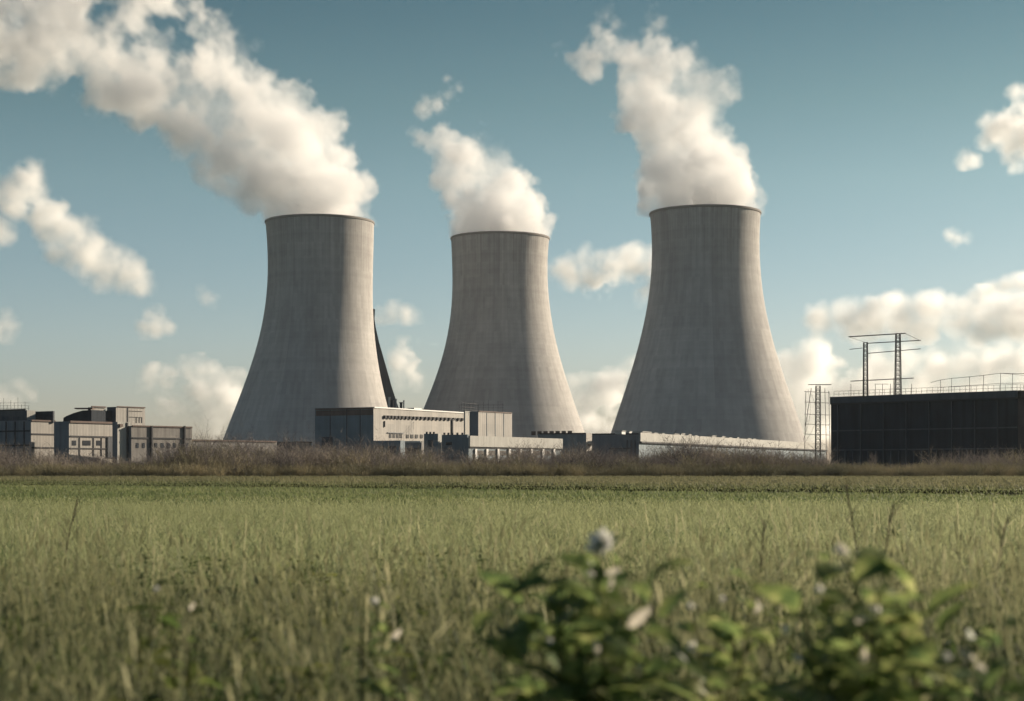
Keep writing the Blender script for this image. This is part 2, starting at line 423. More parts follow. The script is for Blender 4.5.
T1, top1, rt1 = cooling_tower(D1, 216,
    [(222, 266), (245, 267.5), (271, 268.5), (300, 266), (332, 261.5), (360, 253.5), (396, 240.5), (440, 224.5)],
    [(222, 374), (245, 373), (271, 372.5), (300, 373), (332, 374.5), (360, 377.5), (396, 384), (440, 398)],
    'left cooling tower, its wide pale steam trail drifting off the picture', 1, (.450, .436, .415))
T2, top2, rt2 = cooling_tower(D2, 231,
    [(238, 451), (262, 452.5), (285, 452), (318, 450), (345, 446), (380, 434.5), (409, 423.5), (432, 414)],
    [(238, 549), (262, 548), (285, 548), (318, 551), (345, 556.5), (380, 567.5), (409, 576), (432, 584)],
    'middle and smallest cooling tower, behind the white boxy plant building', 2, (.450, .436, .415))
T3, top3, rt3 = cooling_tower(D3, 206,
    [(213, 650), (240, 651.8), (264, 651.8), (301, 648), (338, 640.5), (383, 627.5), (433, 611)],
    [(213, 760), (240, 759.3), (264, 759.8), (301, 763), (338, 771), (383, 786), (433, 801)],
    'right and widest cooling tower above the long white banded shed', 3, (.450, .436, .415))

# the dark curved fin at the foot of the left tower
def fin():
    Y = D1 + 62
    outer = [(371.5, 308), (373.6, 318), (379.3, 343), (386.5, 368), (391.8, 387), (398, 406), (404, 422), (411, 440), (424, 470.5)]
    inner = [(370.0, 308), (369.5, 318), (369, 343), (371, 368), (374, 387), (378, 406), (382, 422), (386, 440), (394, 470.5)]
    bm = bmesh.new(); fr = []; bk = []
    for (ax, ay), (bx, by) in zip(outer, inner):
        a = P(ax, ay, Y); b = P(bx, by, Y)
        fr.append((bm.verts.new(b), bm.verts.new(a))); bk.append((bm.verts.new(b + Vector((2.5, 9, 0))), bm.verts.new(a + Vector((-1.5, 9, 0)))))
    for i in range(len(outer) - 1):
        bm.faces.new((fr[i][0], fr[i][1], fr[i + 1][1], fr[i + 1][0])); bm.faces.new((bk[i][1], bk[i][0], bk[i + 1][0], bk[i + 1][1]))
        bm.faces.new((fr[i][1], bk[i][1], bk[i + 1][1], fr[i + 1][1])); bm.faces.new((bk[i][0], fr[i][0], fr[i + 1][0], bk[i + 1][0]))
    bm.faces.new((fr[0][0], bk[0][0], bk[0][1], fr[0][1]))
    bmesh.ops.recalc_face_normals(bm, faces=bm.faces)
    o = new_obj('buttress_fin', bm, M['slate'])
    tag(o, 'tall dark curved fin behind the right flank of the left cooling tower', 'buttress')
fin()

# ------------------------------------------------------------------ plant buildings
def roof_rail(points, z, name, parent, hgt=1.1, step=2.0, w_=.06, m='steel', rails=(1.0, .5)):
    bm = bmesh.new()
    for p, q in zip(points, points[1:]):
        p = Vector(p); q = Vector(q); n = max(1, int((q - p).length / step))
        for i in range(n + 1):
            a = p.lerp(q, i / n); add_bar(bm, (a.x, a.y, z), (a.x, a.y, z + hgt), w_)
        for r in rails: add_bar(bm, (p.x, p.y, z + hgt * r), (q.x, q.y, z + hgt * r), w_)
    return new_obj(name, bm, M[m], parent)

# left group, far left dark block with a lit end wall
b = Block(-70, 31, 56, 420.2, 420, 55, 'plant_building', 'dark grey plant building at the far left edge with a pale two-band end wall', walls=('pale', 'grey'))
for y in (433.5, 447): b.rect('R', 31.5, y, 54.5, y + 1.6, 'window_band', 'band', .1)
for y in (431, 445): b.rect('L', -60, y, 30, y + 1.5, 'window_band', 'band', .1)
for x in (6, 15, 24): b.rect('L', x, 421.5, x + .7, 462, 'downpipe', 'band', .2)
b.rect('R', 31, 420, 54.8, 421.6, 'coping', 'brown', .25)
roof_rail([b.c - b.off + b.v * 6 + b.u * 1, b.c - b.off + b.v * 40 + b.u * 1], b.h, 'roof_rail', b.root)
a_root = b
b = Block(-60, 27, 35.5, 410.2, 424, 55, 'plant_room', 'dark rooftop plant room with a small cream end, on the far left building', 'plant room', walls=('white', 'slate'), z0=a_root.h - .55)
b.rect('L', -50, 410, 26, 411.5, 'coping', 'band', .2)
b = Block(35.5, 53, 54.5, 411, 425, 55, 'rooftop_unit', 'blackish flat rooftop unit just right of the cream plant room end', 'rooftop unit', walls=('slate', 'dark'), z0=a_root.h - .55)
bm = bmesh.new(); b0 = P(0, 410, 426)
ant = thing('antenna_rack', 'thin antenna rack above the roof of the far left building', 'antenna', (P(12, 410, 430).x, 430, P(12, 410.4, 430).z))
for i in range(9):
    x = -3 + i * .9; h = (1.9, 3.1, 1.4, 2.6, 2.0, 3.3, 1.5, 2.2, 1.2)[i]; add_bar(bm, (x, 0, -.4), (x, 0, h), .09)
new_obj('rod', bm, M['steel'], ant)
bm = bmesh.new()
for z in (.5, 1.2, 1.9): add_bar(bm, (-3.2, .1, z), (4.4, .1, z), .06)
new_obj('crossbar', bm, M['steel'], ant)

b = Block(54, 69, 118, 421.2, 408, 55, 'plant_building', 'pale banded plant building with a dark side wall and black recessed doorway', walls=('pale', 'grey'))
dblock = b
b.rect('R', 69.5, 421.4, 117.5, 423.4, 'coping', 'brown', .3)
b.rect('R', 70, 436, 117, 437.6, 'window_band', 'band', .12); b.rect('R', 70, 448, 112, 449.3, 'window_band', 'band', .12)
for x in (79, 93, 101): b.rect('R', x, 437.8, x + .8, 456, 'mullion', 'band', .1)
b.rect('R', 107, 437.2, 116.5, 458, 'doorway', 'slate', .25)
for x in (72, 82.5, 86.5, 96.5): b.rect('R', x, 440.5, x + 4, 445.5, 'window', 'glass', .05)
b = Block(112.5, 117.5, 131, 421.8, 410, 55, 'stair_tower', 'tall pale stair tower between the banded building and the stained one', 'stair tower', walls=('white', 'grey'))
b.rect('R', 126.5, 422.5, 127.6, 458, 'downpipe', 'band', .2)
b.rect('R', 118.5, 424, 121.5, 427, 'vent', 'brown', .5)
# roof structures
zr = dblock.h - .55
t = thing('duct_hood', 'black slope-backed duct hood on the pale banded roof', 'duct', P(77, 421, 416)); t.location.z = zr
bm = bmesh.new(); a = R(55); u = Vector((math.cos(a), math.sin(a), 0)); v = Vector((-math.sin(a), math.cos(a), 0))
prof = [(0, 0), (0, 3.9), (2.4, 3.75), (4.6, 3.1), (6.5, 2.3), (7.3, 1.8), (7.4, 0)]
def at_px(px): return P(px, 421, 418)
A0 = at_px(91.5) - t.location; A1 = at_px(63) - t.location
hw = (A0 - A1).length
fr = [bm.verts.new(A0.lerp(A1, s_ / 7.4) * 1 + Vector((0, 0, h_ * .92)) - Vector((0, 0, A0.z))) for s_, h_ in prof]
bk = [bm.verts.new(v_.co + Vector((3.5, 7, 0))) for v_ in fr]
bm.faces.new(fr); bm.faces.new(bk[::-1])
for i in range(len(fr)): bm.faces.new((fr[i], bk[i], bk[(i + 1) % len(fr)], fr[(i + 1) % len(fr)]))
bmesh.ops.recalc_face_normals(bm, faces=bm.faces)
new_obj('casing', bm, M['dark'], t)
bm = bmesh.new(); add_box(bm, (A0 + (A1 - A0) * .25) * 1 + Vector((0, .5, 3.95 - A0.z)), (hw * .62, 3, .3)); new_obj('cover_plate', bm, M['brown'], t)
b = Block(88, 91, 105.5, 407.2, 420, 55, 'roof_cabin', 'cream roof cabin with a thin reddish lid, beside the black duct hood', 'roof cabin', walls=('pale', 'slate'), z0=zr)
b.rect('R', 91, 406.2, 105.5, 407.4, 'lid', 'brown', .3)
b = Block(107, 116, 145, 406.8, 424, 55, 'roof_cabin', 'largest cream roof cabin with a blue-black side and thin dark seams', 'roof cabin', walls=('pale', 'slate'), z0=zr)
b.rect('R', 127.2, 408, 127.9, 424, 'seam', 'band', .08); b.rect('R', 116.5, 406.6, 145, 407.5, 'coping', 'brown', .2)
for y in (411, 417): b.rect('R', 129, y, 142, y + .5, 'seam', 'band', .06)
for x in (136, 139, 141.5): b.rect('R', x, 417, x + .5, 423, 'seam', 'band', .06)
# stained building and low wall
b = Block(128, 131.3, 192, 425.8, 412, 50, 'annex', 'stained stone-coloured annex with a dark string course and two rooftop pipes', walls=('stone', 'grey'))
gblock = b
b.rect('R', 132, 437.7, 191.5, 439.1, 'string_course', 'band', .15); b.rect('R', 132, 425.9, 192, 427.2, 'coping', 'brown', .2)
for x in (150.5, 183.5): b.rect('R', x, 426, x + 1.3, 460, 'pipe', 'band', .4)
for i in range(9): b.rect('R', 136 + i * 6.2, 443, 138.6 + i * 6.2, 448, 'window', 'glass', .05)
b = Block(160, 180, 277, 440, 470, 50, 'storage_shed', 'long low concrete shed in front of the left tower foot', 'shed', walls=('concrete', 'grey'))
b.rect('R', 182, 440, 276.5, 441.6, 'coping', 'brown', .25)
for x in (205, 222, 236, 249, 262): b.rect('R', x, 447, x + 5, 458, 'roller_door', 'pale', .06)
b = Block(277, 296, 311.5, 441.6, 455, 55, 'kiosk', 'small dark kiosk with a bright cream end left of the main hall', 'kiosk', walls=('pale', 'slate'))
b.rect('R', 297.5, 447, 301, 458, 'door', 'bluegrey', .05)
b.rect('R', 296, 441.5, 311.5, 442.6, 'coping', 'brown', .2)

# main hall
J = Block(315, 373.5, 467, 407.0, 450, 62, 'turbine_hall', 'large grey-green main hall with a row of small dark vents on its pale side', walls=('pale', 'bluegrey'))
J.rect('L', 316, 408, 373.2, 409.6, 'coping', 'brown', .25); J.rect('L', 316, 410.2, 373, 415.5, 'fascia_band', 'brown', .06)
J.rect('R', 373.8, 0, 466.5, 0, 'coping', 'galv', .2, z=(J.h + .08, J.h - .25))
for x in (330, 346.5, 360): J.rect('L', x, 409, x + .7, 456, 'seam', 'band', .08)
J.rect('L', 322, 437, 333, 456, 'roller_door', 'slate', .08); J.rect('L', 350, 441, 358, 456, 'roller_door', 'grey', .08)
xs = [383.5, 387, 390.5, 394, 397.5, 401, 404.8, 408.6, 412.4, 416.2, 420, 424.2, 428.2, 432, 436, 440, 444, 448, 452.5, 457, 461]
for i, x in enumerate(xs):
    J.rect('R', x, 415.4 + (x - 383) * .035, x + 1.9, 418.3 + (x - 383) * .03, 'vent', 'band', .5)
for x in (389, 392.5, 396, 399.5): J.rect('R', x, 433.5, x + 2.4, 438, 'window', 'glass', .05)
J.rect('R', 387, 432.6, 403, 433.3, 'lintel', 'grey', .3)
for x in (406, 410.5, 415, 420): J.rect('R', x, 434.5, x + 2.7, 438.2, 'window', 'glass', .12)
J.rect('R', 384, 421, 384.5, 427, 'pipe', 'steel', .3); J.rect('R', 451.5, 419, 452.3, 436, 'pipe', 'steel', .4)
# roof gear of the hall
def P_roof(px, blk, back): # a point on the roof near pixel column px
    s_ = blk.param('R', px); return blk.c + blk.u * s_ + blk.v * back
q = P_roof(402, J, 3); t = thing('exhaust_cluster', 'cluster of thin exhaust stacks on the main hall roof', 'exhaust stack', (q.x, q.y, J.h - .5))
for i, (dx, h, r) in enumerate([(-.9, 3.4, .3), (-.1, 2.6, .42), (.9, 3.0, .22), (2.2, 2.1, .4), (2.9, 2.6, .2)]):
    bm = bmesh.new(); add_bar(bm, (dx, dx * .8, 0), (dx, dx * .8, h), r * 2); add_bar(bm, (dx, dx * .8, h), (dx, dx * .8, h + .3), r * 2.7); new_obj('stack', bm, M['steel' if i % 2 else 'galv'], t)
bm = bmesh.new(); add_box(bm, (5.5, 8, .5), (4, 2.2, 1.0), R(62)); new_obj('plinth', bm, M['galv'], t)
k = Block(463.8, 465.2, 470.2, 411, 462, 62, 'stair_tower', 'slim white rounded stair tower at the end of the vented wall', 'stair tower', walls=('white', 'white'))
K = Block(469.5, 478.3, 512, 411.6, 452, 58, 'switch_house', 'plain pale square block in front of the middle tower', walls=('pale', 'grey'))
K.rect('R', 478.5, 411.6, 511.8, 412.6, 'coping', 'brown', .15)
for x in (486.5, 495, 503.5): K.rect('R', x, 413, x + .35, 437, 'seam', 'bluegrey', .05)
q = K.c - K.off
roof_rail([q + K.u * 1 + K.v * 6, q + K.u * 12 + K.v * 8], K.h, 'roof_rail', K.root, 2.6, 1.7, .07, rails=(.98, .55, .3))
tq = thing('antenna_rack', 'low rack of thin antennas over the main hall roof end', 'antenna', (P(470, 411, 475).x, 475, J.h - .5))
bm = bmesh.new()
for i in range(10): add_bar(bm, (i * 1.35 - 3, 0, 0), (i * 1.35 - 3, 0, (2.0, 3.0, 2.4, 3.3, 2.1, 2.9, 3.4, 2.2, 3.1, 2.5)[i]), .08)
new_obj('rod', bm, M['steel'], tq)
bm = bmesh.new()
for z in (1.2, 2.0): add_bar(bm, (-3.2, .08, z), (9.4, .08, z), .06)
new_obj('crossbar', bm, M['steel'], tq)

# low sheds in front of the hall
b = Block(373, 400.5, 405, 440.5, 405, 62, 'pump_house', 'blue-grey flat pump house at the foot of the vented wall, leftmost low shed', 'shed', walls=('bluegrey', 'bluegrey'))
b.rect('L', 378, 446, 384, 449, 'window', 'glass', .05); b.rect('L', 388, 446, 396, 458, 'roller_door', 'slate', .06)
b = Block(401, 421.5, 424.5, 441, 415, 62, 'pump_house', 'low grey shed with a black open bay, second of the low sheds', 'shed', walls=('concrete', 'grey'))
b.rect('L', 402.5, 448, 419, 453.5, 'open_bay', 'band', .05); b.rect('L', 401.5, 441, 421, 442.6, 'fascia', 'galv', .3)
b = Block(424, 438, 441.6, 433.6, 400, 62, 'pump_house', 'taller slate-blue shed whose corner pier gleams white', 'shed', walls=('white', 'bluegrey'))
for x in (426.5, 430, 433.5): b.rect('L', x, 431.8, x + 1.8, 433.8, 'roof_vent', 'steel', .3)
b.rect('L', 428, 440, 433, 447, 'louvre', 'slate', .06)
b = Block(441.8, 467.5, 469, 434.5, 403, 62, 'pump_house', 'wide dark blue-grey shed beside the long white fascia', 'shed', walls=('bluegrey', 'bluegrey'))
for x in (444, 448, 452, 457, 462): b.rect('L', x, 432.7, x + 1.9, 434.7, 'roof_vent', 'steel', .3)
b.rect('L', 446, 442, 452, 445, 'window', 'glass', .06)
b = Block(462, 468.6, 561, 437.4, 400, 60, 'workshop', 'low workshop with a long white fascia over a pillared front', walls=('bluegrey', 'bluegrey'))
b.rect('R', 468.2, 437.2, 561, 447.6, 'fascia', 'white', .5); b.rect('R', 468.8, 447.8, 560.6, 449.0, 'joint', 'band', .2)
for i in range(8): b.rect('R', 474 + i * 11.2, 449, 475.9 + i * 11.2, 462, 'pillar', 'galv', .35)
for i in range(7): b.rect('R', 477 + i * 11.2, 450.6, 483.5 + i * 11.2, 455.4, 'window', 'glass', .05)
b = Block(538, 586.3, 592, 433.2, 470, 62, 'store', 'dark blue-grey windowless store with a narrow bright end, behind the workshop', walls=('pale', 'bluegrey'))
b.rect('L', 540, 433.0, 586, 434.2, 'coping', 'band', .2); b.rect('R', 587.5, 444, 590.8, 446.5, 'window', 'glass', .06); b.rect('R', 587.5, 451, 590.8, 453.5, 'window', 'glass', .06)
q = b.c - b.off
bm = bmesh.new()
for i in range(7): add_box(bm, q + b.v * (6 + i * 1.9) + b.u * 2 + Vector((0, 0, b.h + .2)), (1.2, 1.2, 1.1))
new_obj('roof_units', bm, M['brown'], b.root)

# long banded shed below the right tower
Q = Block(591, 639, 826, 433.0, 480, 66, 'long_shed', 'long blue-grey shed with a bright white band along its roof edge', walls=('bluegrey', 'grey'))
Q.rect('R', 638.8, 432.9, 826, 432.9 + 8.6, 'fascia', 'white', .5, z=(Q.h + .1, Q.h - 2.35))
Q.rect('R', 639.2, 0, 825.8, 0, 'gutter', 'band', .75, z=(Q.h - 2.36, Q.h - 2.8))
for x in (688, 735, 771): Q.rect('R', x, 0, x + .5, 0, 'seam', 'slate', .08, z=(Q.h - 2.8, 0.1))
for i in range(3): Q.rect('L', 627 + i * 4, 440, 627.6 + i * 4, 462, 'downpipe', 'band', .2)
Q.rect('L', 610, 448, 632, 449, 'handrail', 'steel', .4); Q.rect('L', 592, 433.4, 638.6, 434.6, 'coping', 'band', .2)
q = P_roof(680, Q, 4)
gr_ = 'ventilators in a row on the long shed roof'
rr_ = random.Random(4); first = None
for i, x in enumerate([632, 641, 650, 661, 667, 674, 682, 690, 701, 708, 720, 733, 741, 748, 756, 762]):
    p = P_roof(x, Q, 4 + rr_.uniform(-1, 1)); wd = (3.0, 2.0, 4.4, 3.4)[i % 4]
    if first is None:
        t = thing('roof_ventilator', 'low pale box ventilator in the row along the long shed roof', 'ventilator', (0, 0, 0), gr_)
        bm = bmesh.new(); add_box(bm, (0, 0, .55), (3, 2, .9), R(66)); new_obj('housing', bm, M['galv'], t)
        bm = bmesh.new(); add_box(bm, (0, 0, 1.12), (3.4, 2.4, .2), R(66)); new_obj('cowl', bm, M['white'], t)
        first = t
    else:
        t = first.copy(); C.objects.link(t)
        for ch in list(first.children): c_ = ch.copy(); C.objects.link(c_); c_.parent = t
    t.location = (p.x, p.y, Q.h - .52); t.scale = (wd / 3, wd / 3, rr_.uniform(.85, 1.1))

# dark building on the right
Rb = Block(831, 1018, 1110, 390.6, 300, 45, 'boiler_house', 'huge near-black corrugated building at the right edge', walls=('black', 'dark'), roofm='band')  # right wall faces the sun; its shaded look is painted in near-black
Rb.rect('L', 831, 0, 1018, 0, 'fascia', 'slate', .35, z=(Rb.h + .05, Rb.h - 1.15))
Rb.rect('L', 831.4, 0, 1017.6, 0, 'gutter', 'band', .5, z=(Rb.h - 1.16, Rb.h - 1.4))
Rb.rect('R', 1018.3, 0, 1100, 0, 'fascia', 'black', .35, z=(Rb.h + .05, Rb.h - 1.15))  # end fascia carries the same painted shade
for z in (8.6, 4.9): Rb.rect('L', 833, 0, 1017, 0, 'ledge', 'slate', .15, z=(z + .22, z))
for i in range(24):
    x = 838 + i * 7.6; Rb.rect('L', x, 0, x + .9, 0, 'column', 'slate', .3, z=(Rb.h - 1.5 if i % 3 == 0 else 4.8, .1))
for i in range(11): Rb.rect('L', 843 + i * 15.2, 0, 848 + i * 15.2, 0, 'window', 'glass', .06, z=(3.6, 1.4))
q = Rb.c - Rb.off; zc = Rb.h
roof_rail([q + Rb.v * (Rb.LL - .4) + Rb.u * .4, q + Rb.v * .4 + Rb.u * .4, q + Rb.u * (Rb.LR - 1)], zc, 'roof_rail', Rb.root, 1.15, 1.1, .055)
# tall frame on the roof, right half
fpts = [P(x, 392, 318) for x in (936,)]
fr_root = thing('roof_frame', 'tall open steel frame of thin posts on the dark building roof', 'steel frame', (q + Rb.off + Rb.v * 2 + Rb.u * 2)); fr_root.location.z = zc - .5
def fpx(px, back=0.0):
    s_ = Rb.param('L', px); p = Rb.c + Rb.v * s_ + Rb.u * (.9 + back); return Vector((p.x, p.y, zc)) - fr_root.location
bm = bmesh.new(); tops = [(938, 2.5), (949, 2.7), (967, 2.85), (981, 3.0), (998, 3.25), (1010, 3.1), (1022, 3.0)]
for x, h in tops: p = fpx(x); add_bar(bm, (p.x, p.y, 0), (p.x, p.y, h + .5), .085)
new_obj('post', bm, M['steel'], fr_root)
bm = bmesh.new()
for (x0, h0), (x1, h1) in zip(tops, tops[1:]):
    a, c = fpx(x0), fpx(x1); add_bar(bm, (a.x, a.y, h0 + .5), (c.x, c.y, h1 + .5), .08); add_bar(bm, (a.x, a.y, h0 * .45 + .5), (c.x, c.y, h1 * .45 + .5), .07)
a = fpx(928); c = fpx(938); add_bar(bm, (a.x, a.y, 2.6), (c.x, c.y, 3.0), .08)
e_ = Rb.u * 9; a = fpx(998); add_bar(bm, (a.x, a.y, 3.75), (a.x + e_.x, a.y + e_.y, 3.7), .08); add_bar(bm, (a.x + e_.x, a.y + e_.y, 0), (a.x + e_.x, a.y + e_.y, 3.7), .08)
new_obj('crossbar', bm, M['steel'], fr_root)

# lattice helpers
def lattice(bm, base, top, wb, wt, n, bar=.09, brace=.05):
    base = Vector(base); top = Vector(top); prev = None
    for i in range(n + 1):
        f = i / n; c = base.lerp(top, f); w_ = (wb + (wt - wb) * f) / 2
        cur = [c + Vector((sx * w_, sy * w_, 0)) for sx, sy in ((-1, -1), (1, -1), (1, 1), (-1, 1))]
        if prev:
            for k_ in range(4):
                add_bar(bm, prev[k_], cur[k_], bar); add_bar(bm, prev[k_], cur[(k_ + 1) % 4], brace); add_bar(bm, cur[k_], cur[(k_ + 1) % 4], brace)
        prev = cur
Yg = 322
gt = thing('gantry', 'twin lattice masts joined by long thin beams on the dark roof', 'gantry', P(882, 392, Yg)); gt.location.z = zc - .5
def gp(px, py, dy=0): return P(px, py, Yg) + Vector((0, dy, 0)) - gt.location
bm = bmesh.new(); p = gp(865.5, 342.5); lattice(bm, (p.x, 0, 0), (p.x, 0, p.z), .8, .65, 12, .17, .10); new_obj('mast', bm, M['steel'], gt)
bm = bmesh.new(); p = gp(898, 333.5); lattice(bm, (p.x, 0, 0), (p.x, 0, p.z), 1.1, .75, 14, .17, .10); new_obj('mast', bm, M['steel'], gt)
for (x0, y0, x1, y1, w_) in [(848, 337, 905, 333.5, .2), (905, 333.8, 920, 341, .07), (866, 343.5, 920, 340.5, .17), (849, 349.5, 862, 348.2, .12), (866, 353.6, 920, 349.0, .15), (850, 381.3, 913, 378.2, .17), (849, 337.2, 866, 343, .05)]:
    bm = bmesh.new(); a = gp(x0, y0); c = gp(x1, y1); add_bar(bm, (a.x, -.5, a.z), (c.x, -.5, c.z), w_)
    new_obj('beam', bm, M['steel'], gt)
bm = bmesh.new()
for x in (850.5, 875, 882, 890, 893, 911): a = gp(x, 391); c = gp(x, 384 if x != 893 else 378); add_bar(bm, (a.x, -.4, 0), (c.x, -.4, c.z), .1)
a = gp(874, 384.2); c = gp(888, 384.2); add_bar(bm, (a.x, -.4, a.z), (c.x, -.4, c.z), .08)
new_obj('post', bm, M['steel'], gt)
# pylon between the shed and the dark building
Yp = 372
pt = thing('lattice_pylon', 'slim lattice pylon with a flat top frame between long shed and dark building', 'pylon', (P(818, 470, Yp).x, Yp, 0))
def pp_(px, py): return P(px, py, Yp) - pt.location
bm = bmesh.new(); lattice(bm, (0, 0, 0), (0, 0, pp_(818, 386).z), 1.1, .9, 20, .16, .10); new_obj('mast', bm, M['steel'], pt)
bm = bmesh.new(); z = pp_(818, 384.6).z; a = pp_(808.5, 384.6).x; c = pp_(831, 384.6).x
for y in (-.5, .5): add_bar(bm, (a, y, z), (c, y, z), .13)
for i in range(7): x = a + (c - a) * i / 6; add_bar(bm, (x, -.5, z), (x, .5, z), .07)
new_obj('top_frame', bm, M['steel'], pt)
bm = bmesh.new()
for x, y0, y1, bx in [(806, 391, 466, 804.5), (829, 391, 466, 830.5), (811.5, 388, 430, 805), (825, 388, 466, 827)]:
    a = pp_(x, y0); c = pp_(bx, y1); add_bar(bm, (a.x, .2, a.z), (c.x, .2, c.z), .13)
for y in (391.5, 402, 414, 424, 434): a = pp_(804.5, y); c = pp_(829.5, y + 1); add_bar(bm, (a.x, .2, a.z), (c.x, .2, c.z), .10)
new_obj('side_frame', bm, M['steel'], pt)
bm = bmesh.new()
for x0, y0, x1, y1, sag in [(808, 389, 803, 440, 1.0), (810, 391, 804, 444, 2.0), (806, 400, 803, 442, .6), (829, 392, 831, 432, .6)]:
    a = pp_(x0, y0); c = pp_(x1, y1); pr = None
    for i in range(9):
        f = i / 8; p = a.lerp(c, f) + Vector((sag * math.sin(math.pi * f), 0, 0))
        if pr is not None: add_bar(bm, pr, p, .05)
        pr = p
new_obj('cable', bm, M['steel'], pt)

# ------------------------------------------------------------------ steam and clouds
def vapour_thing(name, label, cat, puffs_px, D, seed, res, margin, edge, rho, rough, bill, clip=None, kids=(9, 7), kr=(.42, .42), depth=1.0, origin=None, core=24.0, nscale=19, floor_z=None, group=None, wisp=0.0, material=None, wisp_from=None, grow=1.5, hb=.12):
    """puffs_px: (px, py, radius px[, offset in depth in m, density])"""
    o0 = Vector(origin) if origin else P(puffs_px[0][0], puffs_px[0][1], D)
    pf = []
    for p in puffs_px:
        r = p[2] * D / F; c = P(p[0], p[1], D) - o0; c.y = (p[3] if len(p) > 3 else 0.0)
        pf.append((c, r))
    lo = [min(c[k] - r for c, r in pf) - margin for k in range(3)]; hi = [max(c[k] + r for c, r in pf) + margin for k in range(3)]
    if floor_z is not None: lo[2] = floor_z - 3 * res
    if clip: lo = [max(a, b) for a, b in zip(lo, clip[0])]; hi = [min(a, b) for a, b in zip(hi, clip[1])]
    S, ax, n1, n2 = puffs_field(lo, hi, res, pf, seed, kids, kr, (nscale, .5))
    rng = np.random.default_rng(seed + 50)
    dist = np.sqrt(ax[0][:, None, None] ** 2 + ax[1][None, :, None] ** 2 + ax[2][None, None, :] ** 2)
    ramp = np.clip(dist / (wisp_from or 140), 0, 1)          # rougher and thinner away from the source
    S2 = S + n1 * rough * (.35 + ramp) - n2 * bill * (1 - .3 * ramp) - grow
    hole = 1.0; k = 0.0
    dens = np.clip(-S2 / (edge * (1 + .6 * ramp * wisp)), 0, 1) ** 1.3
    if wisp:
        size = [b - a for a, b in zip(lo, hi)]
        n3 = fbm(S.shape, [size[0], size[1] * .4, size[2]], nscale * 1.5, 5, rng, .62)   # gaps run deep so that sky shows through
        hole = np.clip((n3 + hb) / .22, 0, 1)
        n4 = fbm(S.shape, size, nscale * .5, 4, rng, .6); dens *= np.clip(1 + 1.8 * n4, .2, 2.2)
        k = np.clip(ramp * wisp * 1.3, 0, 1)
        dens *= (1 - k) + k * hole
    dens *= rho * (1 - (.35 if origin is None else .6) * ramp * wisp)
    if floor_z is not None:
        dens[:, :, ax[2] < floor_z] = 0; S2[:, :, ax[2] < floor_z + .8] = np.maximum(S2[:, :, ax[2] < floor_z + .8], 5)
    for k in range(3):
        sl = [slice(None)] * 3
        for e in (0, -1): sl[k] = e; dens[tuple(sl)] = 0; S2[tuple(sl)] = 5
    root = thing(name, label, cat, o0, group)
    link(grid_object('vapour', tuple(lo), tuple(hi), dens, material or VAP, (0, 0, 0)), root)
    if core is not None:
        Sc = S2 + ramp * 26 + (1 - hole) * np.clip(k * 2, 0, 1) * 40
        me = grid_mesh('dense_heart', tuple(lo), tuple(hi), np.clip(-Sc, -30, 30), core)
        if len(me.vertices) > 20:
            me.materials.append(CORE)
            for p in me.polygons: p.use_smooth = True
            link(bpy.data.objects.new('dense_heart', me), root)
    return root
STEAM = 1
